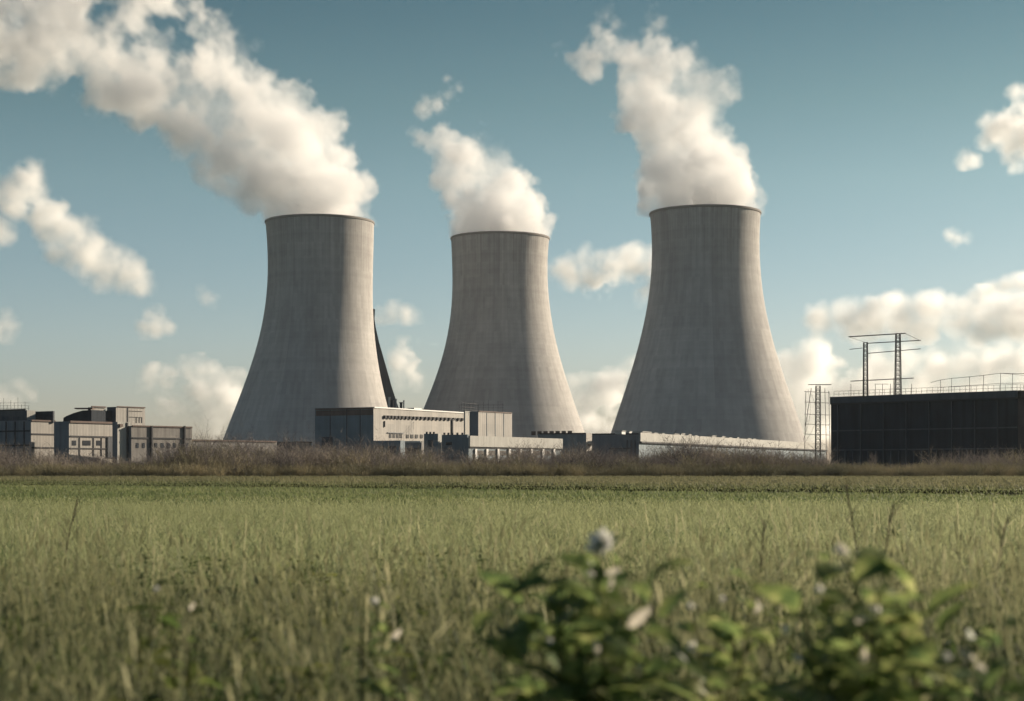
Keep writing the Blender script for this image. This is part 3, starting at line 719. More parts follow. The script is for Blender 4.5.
if STEAM:
    vapour_thing('steam_plume', 'broad thick steam plume from the left tower, filling the upper left corner', 'steam',
        [(320, 207, 47), (361, 213, 12), (277, 212, 12), (290, 205, 25), (348, 207, 20), (333, 192, 33), (300, 186, 42), (340, 182, 20, 6), (268, 176, 32, -8), (325, 165, 28, 8), (285, 155, 42), (310, 135, 28, 8), (250, 150, 38, -5),
         (262, 118, 42, 6), (220, 120, 42), (290, 108, 16, 8), (235, 88, 34), (195, 95, 44, -8), (180, 65, 52, 5), (215, 55, 34, 8), (150, 95, 30, -10), (236, 48, 20), (226, 26, 24), (200, 25, 36), (140, 104, 24), (184, 134, 22), (216, 164, 20), (140, 55, 44, -5),
         (110, 35, 48), (160, 15, 44), (100, 75, 26), (70, 45, 38), (60, 10, 46), (30, 30, 46), (-10, 20, 50), (-50, 0, 55), (20, -20, 50), (110, -20, 50), (185, -10, 34), (-90, -20, 60)],
        D1, 3, .9, 9, 2.8, .095, 12, 6.5, clip=((-265, -50, -20), (60, 50, 165)), origin=(top1[0], D1, top1[2]), floor_z=-1.2, wisp=.9, wisp_from=150, hb=.17)
    vapour_thing('steam_plume', 'short ragged steam plume leaning left from the middle tower', 'steam',
        [(500, 226, 44), (539, 229, 10), (460, 230, 10), (468, 226, 19), (529, 224, 14), (518, 208, 27, 4), (478, 206, 30), (500, 194, 30), (526, 194, 13, 4), (466, 188, 26), (488, 176, 25, 4), (508, 180, 17), (458, 170, 24), (474, 160, 22), (492, 152, 13), (446, 154, 21), (432, 146, 16, 4), (421, 140, 12), (452, 140, 15), (470, 146, 13), (484, 142, 10), (436, 134, 8), (498, 160, 12),
         (490, 118, 7), (482, 122, 5), (494, 114, 4)],
        D2, 7, .75, 8, 2.6, .095, 10, 5.5, origin=(top2[0], D2, top2[2]), floor_z=-1.2, wisp=1.0, wisp_from=95, hb=.20, grow=2.0)
    vapour_thing('steam_wisp', 'small detached wisp of steam above the middle plume', 'steam',
        [(437, 104, 10), (424, 111, 9), (450, 96, 8), (458, 88, 4), (446, 80, 3), (430, 103, 7)], D2, 17, .7, 8, 4.0, .07, 6, 2.5, wisp=.5, wisp_from=30, core=None, nscale=9)
    vapour_thing('steam_plume', 'tall billowing steam plume rising from the right tower to the picture top', 'steam',
        [(705, 200, 50), (748, 205, 11), (662, 205, 12), (672, 200, 22), (733, 200, 18), (718, 186, 36, 6), (680, 180, 34), (735, 178, 18, 6), (700, 165, 34), (660, 172, 16, -4), (650, 178, 9), (720, 155, 20, 6), (685, 145, 34), (662, 158, 18), (655, 130, 22, -4), (715, 138, 17, 6), (675, 115, 34), (700, 112, 24, 6), (645, 115, 22), (640, 95, 22),
         (690, 92, 28), (712, 92, 16), (722, 84, 10, 4), (660, 82, 28), (680, 68, 22), (640, 72, 20, -4), (660, 54, 16), (645, 52, 14), (630, 50, 14), (614, 48, 13), (599, 54, 11, -3), (592, 66, 10, -3), (582, 54, 10), (568, 58, 9), (604, 46, 9), (556, 56, 8), (604, 36, 9), (616, 25, 8), (606, 14, 7, 3), (612, 6, 5), (682, 54, 12), (668, 38, 9, 3), (661, 24, 8, 3), (650, 12, 7, 3), (696, 66, 11), (712, 78, 10)],
        D3, 11, .8, 9, 2.6, .10, 10, 6, origin=(top3[0], D3, top3[2]), floor_z=-1.2, wisp=.9, wisp_from=140, hb=.30, grow=2.5)
CLOUD = vapour_material('cloud_vapour', (1, 1, 1), .45)
CLOUDS = 1; CD = 4.8
def cloud(label, Y, puffs, seed, rho, res=3.2, sq=.0, soft=1.0, rough=1.0, name='cloud', hb=.30):
    """fair-weather cloud far behind the plant, its distance chosen well beyond the haze"""
    k = Y / 3200
    return vapour_thing(name, label, 'cloud', [(p[0], p[1], p[2], (p[3] if len(p) > 3 else 0) * k) for p in puffs], Y, seed, res * k, 14 * k, 16 * k * soft, rho * CD / k,
                        14 * k * rough, 9 * k, kids=(8, 6), wisp=1.0, wisp_from=1, core=None, nscale=42 * k, material=CLOUD, grow=11 * k, hb=hb)
if CLOUDS:
    cloud('lumpy pale cloud sloping down at the left edge of the sky', 3200,
        [(105, 268, 20), (85, 255, 20, 15), (125, 272, 18), (140, 284, 12), (70, 235, 20), (50, 215, 18, -10), (38, 195, 16), (30, 176, 16), (18, 200, 18), (40, 206, 18), (5, 188, 12), (90, 245, 16), (118, 255, 13), (45, 222, 14), (60, 232, 14), (28, 190, 14), (0, 235, 14), (-15, 230, 16), (60, 250, 12)], 31, .010, hb=.5)
    cloud('flat-bottomed rounded cloud between the middle and right towers', 3600,
        [(570, 272, 15), (590, 268, 17), (612, 272, 21, 10), (635, 272, 20), (655, 276, 20), (628, 260, 14), (600, 285, 14), (640, 290, 14), (675, 280, 18), (560, 266, 8)], 32, .011)
    cloud('ragged cloud wisp at the upper right edge of the sky', 3000,
        [(1010, 130, 16), (995, 132, 12), (985, 122, 6), (1022, 112, 14), (1030, 140, 18), (1018, 95, 8), (1020, 160, 9), (1045, 120, 18), (1012, 148, 10), (964, 158, 5), (972, 157, 4)], 33, .016, rough=1.2)
    cloud('tiny faint cloud puff high right above the dark building', 3000, [(958, 238, 6), (966, 238, 4), (952, 237, 4)], 34, .012)
    cloud('long pale cloud bank low behind the dark building', 5200,
        [(820, 318, 16), (845, 315, 18), (870, 318, 18), (900, 316, 20), (930, 312, 18), (960, 318, 20), (990, 316, 22), (1025, 318, 24), (1060, 320, 24), (860, 330, 14), (920, 328, 14), (980, 330, 14), (940, 298, 7), (920, 300, 6)], 35, .010, res=4.2, hb=.42)
    cloud('bright little cloud at the right edge above the low bank', 4600, [(1005, 286, 9), (1022, 284, 11), (1040, 287, 13), (994, 288, 5)], 36, .014)
    cloud('hazy low cloud bank just above the dark roof', 7000,
        [(790, 372, 20), (815, 360, 20), (845, 362, 20), (875, 368, 20), (905, 362, 18), (935, 368, 20), (965, 362, 20), (1000, 366, 22), (1035, 366, 24), (800, 395, 24), (840, 390, 24), (880, 392, 24), (930, 392, 24), (980, 392, 24), (1030, 392, 24), (780, 400, 22), (812, 420, 22)], 37, .0085, res=4.5, hb=.42)
    cloud('soft pale cloud low beyond the left tower foot', 5600,
        [(150, 380, 12), (172, 382, 14), (192, 375, 15), (205, 372, 10), (222, 388, 15), (240, 380, 10), (200, 395, 20), (235, 400, 20), (170, 398, 14), (215, 415, 18), (250, 412, 18), (185, 362, 5), (145, 374, 6)], 38, .011)
    cloud('small soft cloud low in the left sky', 4200, [(155, 326, 9), (168, 327, 6), (150, 316, 6), (145, 328, 7), (158, 312, 4)], 39, .011)
    cloud('tiny cloud puff right of the sloping left cloud', 4200, [(207, 296, 6), (213, 299, 5), (204, 289, 4)], 40, .010)
    cloud('small flat cloud between the left and middle towers', 4600, [(392, 313, 8), (405, 314, 8), (416, 315, 5), (380, 315, 6)], 41, .011)
    cloud('soft cloud low between the left and middle towers', 5200, [(412, 352, 11), (402, 362, 12), (425, 358, 11), (415, 372, 14), (435, 370, 12), (400, 378, 10)], 42, .009)
    cloud('faint bank of cloud low between the middle and right towers', 6400,
        [(580, 400, 18), (600, 395, 20), (620, 390, 20), (640, 378, 14), (590, 415, 22), (615, 415, 22), (572, 385, 8), (632, 365, 8)], 43, .009, res=4)
    cloud('faint grey cloud smudges at the far left edge', 4600, [(8, 324, 8), (8, 335, 6), (-6, 330, 10), (5, 316, 5)], 44, .009)
    cloud('faint low cloud above the far left antennas', 5600, [(5, 394, 9), (20, 386, 8), (28, 392, 7), (-10, 396, 12), (14, 398, 9)], 45, .008)

# ------------------------------------------------------------------ vegetation
def leaf_material(name, stops, trans=.45, patch=None, rough=.6, tip=None):
    """thin leaves: diffuse front, light coming through from behind; tone varies from plant to plant and in patches over the field"""
    m = mat(name, stops[0][1], rough, .25); g = G(m)
    oi = g.n('ShaderNodeObjectInfo'); geo = g.n('ShaderNodeNewGeometry')
    f = oi.outputs['Random']
    if patch:
        pn = g.noise(geo.outputs['Position'], patch, 4, .6)
        pn = g.math('MULTIPLY', g.math('SUBTRACT', pn, .5), 2.6)
        f = g.math('ADD', g.math('MULTIPLY', f, .55), g.math('ADD', pn, .22)); 
        c = g.n('ShaderNodeClamp'); g.l(f, c.inputs[0]); f = c.outputs[0]
    col = g.ramp(f, stops)
    if tip is not None:
        at = g.n('ShaderNodeAttribute'); at.attribute_name = 'tip'
        mx = g.n('ShaderNodeMix', data_type='RGBA', blend_type='MIX'); g.l(g.math('MULTIPLY', at.outputs['Fac'], .75), mx.inputs[0]); g.l(col, mx.inputs[6]); mx.inputs[7].default_value = (*tip, 1)
        col = mx.outputs[2]
    g.l(col, g.b.inputs['Base Color'])
    t = g.n('ShaderNodeBsdfTranslucent'); g.l(col, t.inputs[0]); x = g.n('ShaderNodeMixShader'); x.inputs[0].default_value = trans
    g.l(g.b.outputs[0], x.inputs[1]); g.l(t.outputs[0], x.inputs[2]); g.l(x.outputs[0], g.nt.nodes['Material Output'].inputs[0])
    return m
class Strips:
    """collects ribbons and leaf shapes as plain arrays"""
    def __init__(s): s.v = []; s.f = []; s.t = []
    def ribbon(s, pts, widths, side, tips=None):
        n0 = len(s.v)
        for i, (p, w_) in enumerate(zip(pts, widths)):
            s.v.append(tuple(p - side * w_ / 2)); s.v.append(tuple(p + side * w_ / 2)); tv = tips[i] if tips else 0.0; s.t += [tv, tv]
        for i in range(len(pts) - 1):
            a = n0 + 2 * i; s.f.append((a, a + 1, a + 3, a + 2))
    def leaf(s, base, direction, normal, length, width, curl=.3, fold=.25, n=6, lobes=0.0, rnd=None, tipv=0.0):
        d = direction.normalized(); side = d.cross(normal).normalized(); up = side.cross(d).normalized(); n0 = len(s.v)
        for i in range(n + 1):
            f = i / n; w_ = width * math.sin(math.pi * min(1, f * .93 + .05)) ** .75 * (1 - .25 * f)
            if lobes and rnd: w_ *= 1 + rnd.uniform(-lobes, lobes)
            c = base + d * length * f * (1 - curl * .3 * f) - up * curl * length * f * f
            for q in (-1, 0, 1):
                s.v.append(tuple(c + side * q * w_ / 2 + up * abs(q) * w_ * fold)); s.t.append(tipv)
        for i in range(n):
            a = n0 + 3 * i
            for q in (0, 1): s.f.append((a + q, a + q + 1, a + q + 4, a + q + 3))
    def mesh(s, name, *mats):
        me = bpy.data.meshes.new(name); me.from_pydata(s.v, [], s.f)
        me.attributes.new('tip', 'FLOAT', 'POINT').data.foreach_set('value', s.t)
        for m in mats: me.materials.append(m)
        return me

def grass_tuft(name, m, rnd, n, h, w_, spread, seeds=0, lean=.35):
    S = Strips()
    for i in range(n):
        a = rnd.uniform(0, 6.283); r = spread * math.sqrt(rnd.random()); b = Vector((math.cos(a) * r, math.sin(a) * r, 0))
        az = rnd.uniform(0, 6.283); d = Vector((math.cos(az), math.sin(az), 0)); side = Vector((-d.y, d.x, 0))
        hh = h * rnd.uniform(.45, 1.1); ln = lean * rnd.uniform(.3, 1.6) * hh; ww = w_ * rnd.uniform(.6, 1.3)
        sd = i < seeds
        pts = [b + Vector((0, 0, hh * f)) * (1 if not sd else 1.25) + d * ln * f * f + (Vector((0, 0, -hh * .25 * f ** 3)) if not sd else Vector()) for f in (0, .35, .7, 1)]
        if sd:
            S.ribbon(pts, [ww * .4] * 4, side, [0, .3, .6, 1])
            hd = (pts[3] - pts[2]).normalized(); s2 = side
            S.ribbon([pts[3], pts[3] + hd * hh * .10, pts[3] + hd * hh * .2], [ww * .5, ww * 1.6, ww * .2], s2, [1, 1, 1])
            S.ribbon([pts[3], pts[3] + hd * hh * .10, pts[3] + hd * hh * .2], [ww * .5, ww * 1.6, ww * .2], d, [1, 1, 1])
        else:
            S.ribbon(pts, [ww * .8, ww, ww * .7, ww * .08], side, [0, .05, .2, .45])
    return S.mesh(name, m)

def scatter(name, label, cat, kind, meshes, pts, rot, scl, pick, loc=(0, 0, 0), parent=None):
    """one object whose geometry nodes place many copies of a few plants on stored points"""
    n = len(pts); me = bpy.data.meshes.new(name); me.vertices.add(n); me.vertices.foreach_set('co', np.asarray(pts, np.float32).ravel())
    me.attributes.new('rot', 'FLOAT_VECTOR', 'POINT').data.foreach_set('vector', np.asarray(rot, np.float32).ravel())
    me.attributes.new('scl', 'FLOAT_VECTOR', 'POINT').data.foreach_set('vector', np.asarray(scl, np.float32).ravel())
    me.attributes.new('pick', 'INT', 'POINT').data.foreach_set('value', np.asarray(pick, np.int32))
    for m_ in meshes:
        for q in m_.materials:
            if q.name not in me.materials: me.materials.append(q)
    col = bpy.data.collections.new(name + '_source')
    for i, m_ in enumerate(meshes): col.objects.link(bpy.data.objects.new('%s_%c' % (m_.name, 97 + i), m_))
    o = link(bpy.data.objects.new(name, me), parent); o.location = loc
    t = bpy.data.node_groups.new(name + '_scatter', 'GeometryNodeTree')
    t.interface.new_socket('Geometry', in_out='INPUT', socket_type='NodeSocketGeometry'); t.interface.new_socket('Geometry', in_out='OUTPUT', socket_type='NodeSocketGeometry')
    N = t.nodes.new; L = t.links.new
    gi = N('NodeGroupInput'); go = N('NodeGroupOutput'); ip = N('GeometryNodeInstanceOnPoints'); ci = N('GeometryNodeCollectionInfo')
    ci.inputs['Collection'].default_value = col; ci.inputs['Separate Children'].default_value = True; ci.inputs['Reset Children'].default_value = True
    def attr(nm, ty): a = N('GeometryNodeInputNamedAttribute'); a.data_type = ty; a.inputs[0].default_value = nm; return a.outputs['Attribute']
    L(gi.outputs[0], ip.inputs['Points']); L(ci.outputs[0], ip.inputs['Instance']); ip.inputs['Pick Instance'].default_value = True
    L(attr('pick', 'INT'), ip.inputs['Instance Index'])
    e = N('FunctionNodeEulerToRotation'); L(attr('rot', 'FLOAT_VECTOR'), e.inputs[0]); L(e.outputs[0], ip.inputs['Rotation'])
    L(attr('scl', 'FLOAT_VECTOR'), ip.inputs['Scale']); L(ip.outputs[0], go.inputs[0])
    o.modifiers.new('scatter', 'NODES').node_group = t
    return tag(o, label, cat, None, kind)

nr = np.random.default_rng(5)
def frustum_points(y0, y1, per_m2, side=1.6, ylim=None):
    wmax = .31 * y1 + side; n = int((y1 - y0) * 2 * wmax * per_m2)
    y = nr.uniform(y0, y1, n); x = nr.uniform(-wmax, wmax, n)
    k = np.abs(x) < .31 * y + side
    if ylim is not None: k &= ylim(x, y)
    return np.stack([x[k], y[k]], 1)

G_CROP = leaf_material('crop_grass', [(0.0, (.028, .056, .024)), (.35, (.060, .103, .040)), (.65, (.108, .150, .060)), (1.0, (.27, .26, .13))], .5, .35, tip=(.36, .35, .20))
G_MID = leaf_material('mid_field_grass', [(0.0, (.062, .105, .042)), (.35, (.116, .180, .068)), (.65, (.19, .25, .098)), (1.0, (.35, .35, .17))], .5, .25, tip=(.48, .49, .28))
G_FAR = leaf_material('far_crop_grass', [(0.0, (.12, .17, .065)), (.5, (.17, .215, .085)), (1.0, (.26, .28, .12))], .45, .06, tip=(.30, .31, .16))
G_DRY = leaf_material('dry_verge_grass', [(0.0, (.13, .155, .07)), (.5, (.18, .20, .09)), (1.0, (.26, .26, .13))], .4, .1, tip=(.30, .28, .17))
G_WEED = leaf_material('weed_leaf', [(0.0, (.035, .065, .022)), (.5, (.08, .12, .035)), (1.0, (.20, .21, .06))], .5, .9)
rnd = random.Random(8)
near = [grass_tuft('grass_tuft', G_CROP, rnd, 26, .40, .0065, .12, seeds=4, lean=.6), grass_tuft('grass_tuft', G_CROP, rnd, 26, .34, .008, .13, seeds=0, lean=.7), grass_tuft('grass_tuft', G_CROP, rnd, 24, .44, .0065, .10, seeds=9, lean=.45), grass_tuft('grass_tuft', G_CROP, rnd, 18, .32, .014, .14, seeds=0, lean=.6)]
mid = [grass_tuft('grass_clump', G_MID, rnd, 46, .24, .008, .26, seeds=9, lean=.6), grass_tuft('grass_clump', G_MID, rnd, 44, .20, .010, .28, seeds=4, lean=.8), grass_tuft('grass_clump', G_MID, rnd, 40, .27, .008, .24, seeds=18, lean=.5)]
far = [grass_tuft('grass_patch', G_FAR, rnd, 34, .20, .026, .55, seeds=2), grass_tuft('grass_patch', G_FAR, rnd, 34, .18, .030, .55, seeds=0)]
P_, Rt, Sc, Pk = [], [], [], []
def field_stuff(name, label, groups, kind='stuff', z=0.0):
    pts, rot, scl, pick, meshes = [], [], [], [], []
    for ms, xy, smin, smax, zs in groups:
        n = len(xy); s_ = nr.uniform(smin, smax, n)
        pts.append(np.concatenate([xy, np.full((n, 1), z)], 1)); rot.append(np.stack([nr.uniform(-.08, .08, n), nr.uniform(-.02, .16, n), nr.uniform(0, 6.283, n)], 1))
        hz = s_ * zs if not callable(zs) else s_ * zs(xy)
        scl.append(np.stack([s_, s_, hz], 1)); pick.append(len(meshes) + nr.integers(0, len(ms), n)); meshes += ms
    # names sort alphabetically in the source collection: keep the picked order the same
    for i, m_ in enumerate(meshes): m_.name = 'plant_%02d' % i
    return scatter(name, label, None, kind, meshes, np.concatenate(pts), np.concatenate(rot), np.concatenate(scl), np.concatenate(pick))
def patchy(xy):   # taller stands at the right and the left foreground
    u_ = xy[:, 0] / xy[:, 1]
    return (1.0 - .22 * (xy[:, 1] < 7.0)) * 1.0 + .16 * np.clip((u_ - .12) / .14, 0, 1) * (xy[:, 1] < 26) + .08 * np.clip((-u_ - .16) / .1, 0, 1) * (xy[:, 1] < 26) + nr.normal(0, .05, len(xy))
infield = lambda x, y: y < edge_y(x) - 1
VEG = 1
if VEG:
    def clumpy(amount):   # thin the stand in patches so that it never reads as an even carpet
        def f(x, y): return nr.random(len(x)) < .62 + amount * (np.sin(x * 2.1 + np.sin(y * 1.3) * 2) * np.sin(y * .9 + np.sin(x * 1.1) * 2))
        return f
    broad = [grass_tuft('broad_blade', G_CROP, rnd, 9, .42, .019, .10, seeds=0, lean=.45), grass_tuft('broad_blade', G_CROP, rnd, 7, .46, .015, .08, seeds=4, lean=.25)]
    def leafy(h, w_):
        S = Strips()
        for i in range(16):
            a = rnd.uniform(0, 6.283); r = rnd.uniform(0, .09); z = rnd.uniform(.1, 1) * h
            d = Vector((math.cos(a), math.sin(a), rnd.uniform(-.1, .9))); S.leaf(Vector((math.cos(a) * r, math.sin(a) * r, z)), d, Vector((0, 0, 1)), w_ * rnd.uniform(1.2, 2.2), w_ * rnd.uniform(.6, 1.1), rnd.uniform(.1, .6))
        for i in range(4):
            a = rnd.uniform(0, 6.283); q = [Vector((0, 0, 0)), Vector((math.cos(a) * .04, math.sin(a) * .04, h * .5)), Vector((math.cos(a) * .1, math.sin(a) * .1, h))]
            S.ribbon(q, [.008, .007, .004], Vector((-math.sin(a), math.cos(a), 0)))
        return S.mesh('low_weed', G_WEED)
    lowweeds = [leafy(.36, .05), leafy(.28, .065), leafy(.42, .04)]
    G_PALE = leaf_material('pale_stalk', [(0.0, (.14, .18, .07)), (.5, (.24, .27, .11)), (1.0, (.40, .39, .20))], .5, .8, tip=(.52, .49, .32))
    pale = [grass_tuft('pale_stalk', G_PALE, rnd, 4, .50, .013, .05, seeds=1, lean=.55), grass_tuft('pale_stalk', G_PALE, rnd, 3, .58, .010, .05, seeds=3, lean=.4), grass_tuft('pale_stalk', G_PALE, rnd, 5, .42, .016, .07, seeds=0, lean=.9)]
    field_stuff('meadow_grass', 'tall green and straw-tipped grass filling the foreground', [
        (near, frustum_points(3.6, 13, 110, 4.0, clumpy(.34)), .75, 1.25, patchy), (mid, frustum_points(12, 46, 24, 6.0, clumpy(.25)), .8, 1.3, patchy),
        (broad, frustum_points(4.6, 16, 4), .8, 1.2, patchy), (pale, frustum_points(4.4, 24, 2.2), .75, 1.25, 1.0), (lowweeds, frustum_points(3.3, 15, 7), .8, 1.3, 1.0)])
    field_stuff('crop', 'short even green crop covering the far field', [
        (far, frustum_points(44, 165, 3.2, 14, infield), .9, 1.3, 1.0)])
    verge = frustum_points(70, 262, 1.6, 24, lambda x, y: (y > edge_y(x) + 1.5) & (y < 206))
    dry = [grass_tuft('verge_tuft', G_DRY, rnd, 34, .42, .05, .8, seeds=10), grass_tuft('verge_tuft', G_DRY, rnd, 34, .34, .05, .8, seeds=2)]
    field_stuff('verge', 'pale dry grass strip between the green field and the scrub', [(dry, verge, .9, 1.4, .55)], z=.14)
dt = edge_y
BZ = .165
bm = bmesh.new()
v_ = [[bm.verts.new((x, y, z)) for y, z in ((dt(x) + 1.6, .004), (dt(x) + 2.1, BZ), (286, BZ), (290, .004))] for x in (-230, 230)]
for i in range(3): bm.faces.new((v_[0][i], v_[1][i], v_[1][i + 1], v_[0][i + 1]))
me_b = new_obj('bank', bm, M['soil']); me_b.data.materials.append(M['ditch']); me_b.data.polygons[0].material_index = 1; me_b['kind'] = 'structure'
ground_sheet('ditch', [(-170, dt(-170) - .2), (120, dt(120) - .2), (120, dt(120) + 2.6), (-170, dt(-170) + 2.6)], .010, M['ditch'])

# bare winter scrub
TWIG = leaf_material('bare_twigs', [(0.0, (.09, .080, .080)), (.5, (.175, .152, .142)), (1.0, (.33, .28, .22))], .15, .12, .9)
TWIG_G = leaf_material('budding_twigs', [(0.0, (.12, .12, .08)), (.6, (.22, .195, .12)), (1.0, (.33, .28, .17))], .2, .05, .9)
def shrub_mesh(name, m, rnd, h, w_, n, tw=.035, trunk=0):
    S = Strips()
    def branch(p, d, ln, wd, lev):
        k = 4; pts = [p]; 
        for i in range(k): 
            d = (d + Vector((rnd.gauss(0, .16), rnd.gauss(0, .16), rnd.gauss(.05, .1)))).normalized(); pts.append(pts[-1] + d * ln / k)
        side = d.cross(Vector((rnd.gauss(0, 1), rnd.gauss(0, 1), .2))).normalized()
        S.ribbon(pts, [wd * (1 - .2 * i) for i in range(k + 1)], side)
        if lev > 0:
            for _ in range(rnd.choice((3, 4, 5))):
                i = rnd.randint(1, k); dd = (d + Vector((rnd.gauss(0, .6), rnd.gauss(0, .6), rnd.gauss(.1, .4)))).normalized(); branch(pts[i], dd, ln * rnd.uniform(.35, .6), wd * .65, lev - 1)
    for _ in range(n):
        a = rnd.uniform(0, 6.283); r = w_ * .3 * math.sqrt(rnd.random()); o_ = Vector((math.cos(a) * r, math.sin(a) * r, 0))
        d = Vector((math.cos(a) * rnd.uniform(0, .7), math.sin(a) * rnd.uniform(0, .7), 1)).normalized()
        branch(o_, d, h * rnd.uniform(.5, .85), tw, 2)
    return S.mesh(name, m)
if VEG:
    sh = [shrub_mesh('scrub', TWIG, rnd, 4.6, 3.4, 26, .07), shrub_mesh('scrub', TWIG, rnd, 3.9, 4.0, 28, .07), shrub_mesh('scrub', TWIG_G, rnd, 3.6, 3.8, 28, .075), shrub_mesh('scrub', TWIG, rnd, 5.4, 3.0, 20, .065), shrub_mesh('scrub', TWIG_G, rnd, 2.6, 3.4, 28, .075)]
    n = 2600; x = nr.uniform(-112, 116, n); y = nr.uniform(203, 272, n)
    xy = np.stack([x, y], 1)
    cell_ = np.random.default_rng(77).lognormal(0, .27, 400)
    def hz(xy): return (.76 * cell_[((xy[:, 0] + 130) / 3.1).astype(int)] - .08 * (xy[:, 1] < 225) - .22 * (xy[:, 0] / xy[:, 1] > .186)).clip(.34, .86) + .22 * np.sin(xy[:, 0] * .21) * np.sin(xy[:, 0] * .083 + 2) + .1 * np.sin(xy[:, 0] * .9) - .25 * (xy[:, 0] / xy[:, 1] > .186)
    field_stuff('scrub', 'continuous belt of bare brown winter scrub in front of the plant', [(sh, xy, .75, 1.15, hz)], z=.12)
    low = frustum_points(196, 215, .6, 12)
    field_stuff('undergrowth', 'low brownish undergrowth along the foot of the scrub belt', [([sh[4].copy()], low, .35, .7, 1.0)], z=.12)

def bare_tree(px, ytop, Y, label, seed, green=False, spread=.35, name='bare_tree', group=None, m=None):
    rn = random.Random(seed); base = P(px, 470, Y); base.z = 0; H = P(px, ytop, Y).z
    root = thing(name, label, 'tree', base, group)
    bm = bmesh.new(); pts = [Vector((0, 0, 0))]
    for i in range(6): pts.append(pts[-1] + Vector((rn.gauss(0, .05 * H / 6), rn.gauss(0, .05 * H / 6), H * .8 / 6)))
    for i in range(6): add_bar(bm, pts[i], pts[i + 1], .16 * H / 5 * (1 - i / 7), .16 * H / 5 * (1 - (i + 1) / 7))
    new_obj('trunk', bm, TRUNK, root)
    S = Strips()
    def br(p, d, ln, wd, lev):
        k = 4; q = [p]
        for i in range(k): d = (d + Vector((rn.gauss(0, .15), rn.gauss(0, .15), rn.gauss(.08, .08)))).normalized(); q.append(q[-1] + d * ln / k)
        side = d.cross(Vector((rn.gauss(0, 1), rn.gauss(0, 1), .2))).normalized(); S.ribbon(q, [wd * (1 - .2 * i) for i in range(k + 1)], side)
        if lev: 
            for _ in range(rn.choice((4, 5, 6))): br(q[rn.randint(1, k)], (d + Vector((rn.gauss(0, .5), rn.gauss(0, .5), rn.gauss(.15, .35)))).normalized(), ln * rn.uniform(.35, .6), wd * .62, lev - 1)
    for i in range(26):
        f = rn.uniform(.2, 1); p = pts[0].lerp(pts[-1], f); a = rn.uniform(0, 6.283)
        br(p, Vector((math.cos(a) * spread * 1.6, math.sin(a) * spread * 1.6, .9)).normalized(), H * (.42 - .22 * f), .045, 2)
    o = link(bpy.data.objects.new('crown', S.mesh('crown', m or TWIG)), root)
    return root
TRUNK = mat('bark', (.055, .042, .034), .95, .1)
if VEG:
    for a in [(158, 447, 232, 'bare tree in front of the stained annex, left of its pipe', 1), (169, 441, 238, 'tallest dark bare tree, before the stained annex', 2),
              (184, 449, 230, 'short bare tree at the right end of the stained annex', 3), (150, 452, 228, 'small leaning bare tree left of the annex windows', 4),
              (120, 455, 236, 'low bare tree at the foot of the pale stair tower', 5), (341, 454, 236, 'bare tree in front of the dark side of the main hall', 6),
              (509, 452, 236, 'fuzzy bare tree in front of the pillared workshop', 7), (555, 453, 236, 'bare tree before the right end of the workshop', 8),
              (611, 455, 236, 'small bare tree before the dark end of the long shed', 9), (686, 449, 234, 'pair-stemmed bare tree before the long shed, nearest its bright end', 10),
              (709, 447, 236, 'bare tree with dark head in the middle of the long shed', 11), (748, 453, 236, 'dark bushy bare tree right of the middle of the long shed', 12),
              (779, 452, 234, 'reddish bare tree before the right part of the long shed', 13), (824, 455, 230, 'thin bare tree at the foot of the lattice pylon', 14),
              (872, 452, 226, 'pale twiggy tree before the dark building', 15), (1003, 459, 222, 'low bare tree at the right edge before the dark building', 16)]:
        bare_tree(*a)

# ------------------------------------------------------------------ weeds standing close to the camera
M['petal'] = leaf_material('white_petal', [(0, (.82, .80, .74)), (1, (.86, .84, .78))], .5); M['withered'] = leaf_material('withered_leaf', [(0, (.66, .60, .50)), (1, (.74, .68, .57))], .5)
W_STEM = leaf_material('weed_stem', [(0.0, (.09, .11, .04)), (1.0, (.17, .15, .07))], .1, 3.0)
W_LEAF = leaf_material('broad_leaf', [(0.0, (.07, .115, .045)), (.3, (.16, .22, .075)), (.6, (.27, .31, .11)), (1.0, (.50, .49, .23))], .55, 14.0, .4)
def flower_mesh(rn, r):
    S = Strips()
    for i in range(9):
        a = 6.283 * i / 9 + rn.uniform(-.2, .2); d = Vector((math.cos(a), math.sin(a), rn.uniform(.5, 1.3)))
        S.leaf(Vector((0, 0, 0)), d, Vector((0, 0, 1)), r * rn.uniform(1.0, 1.35), r * .8, .1, .2, 4)
    return S.mesh('flower_head', M['petal'])
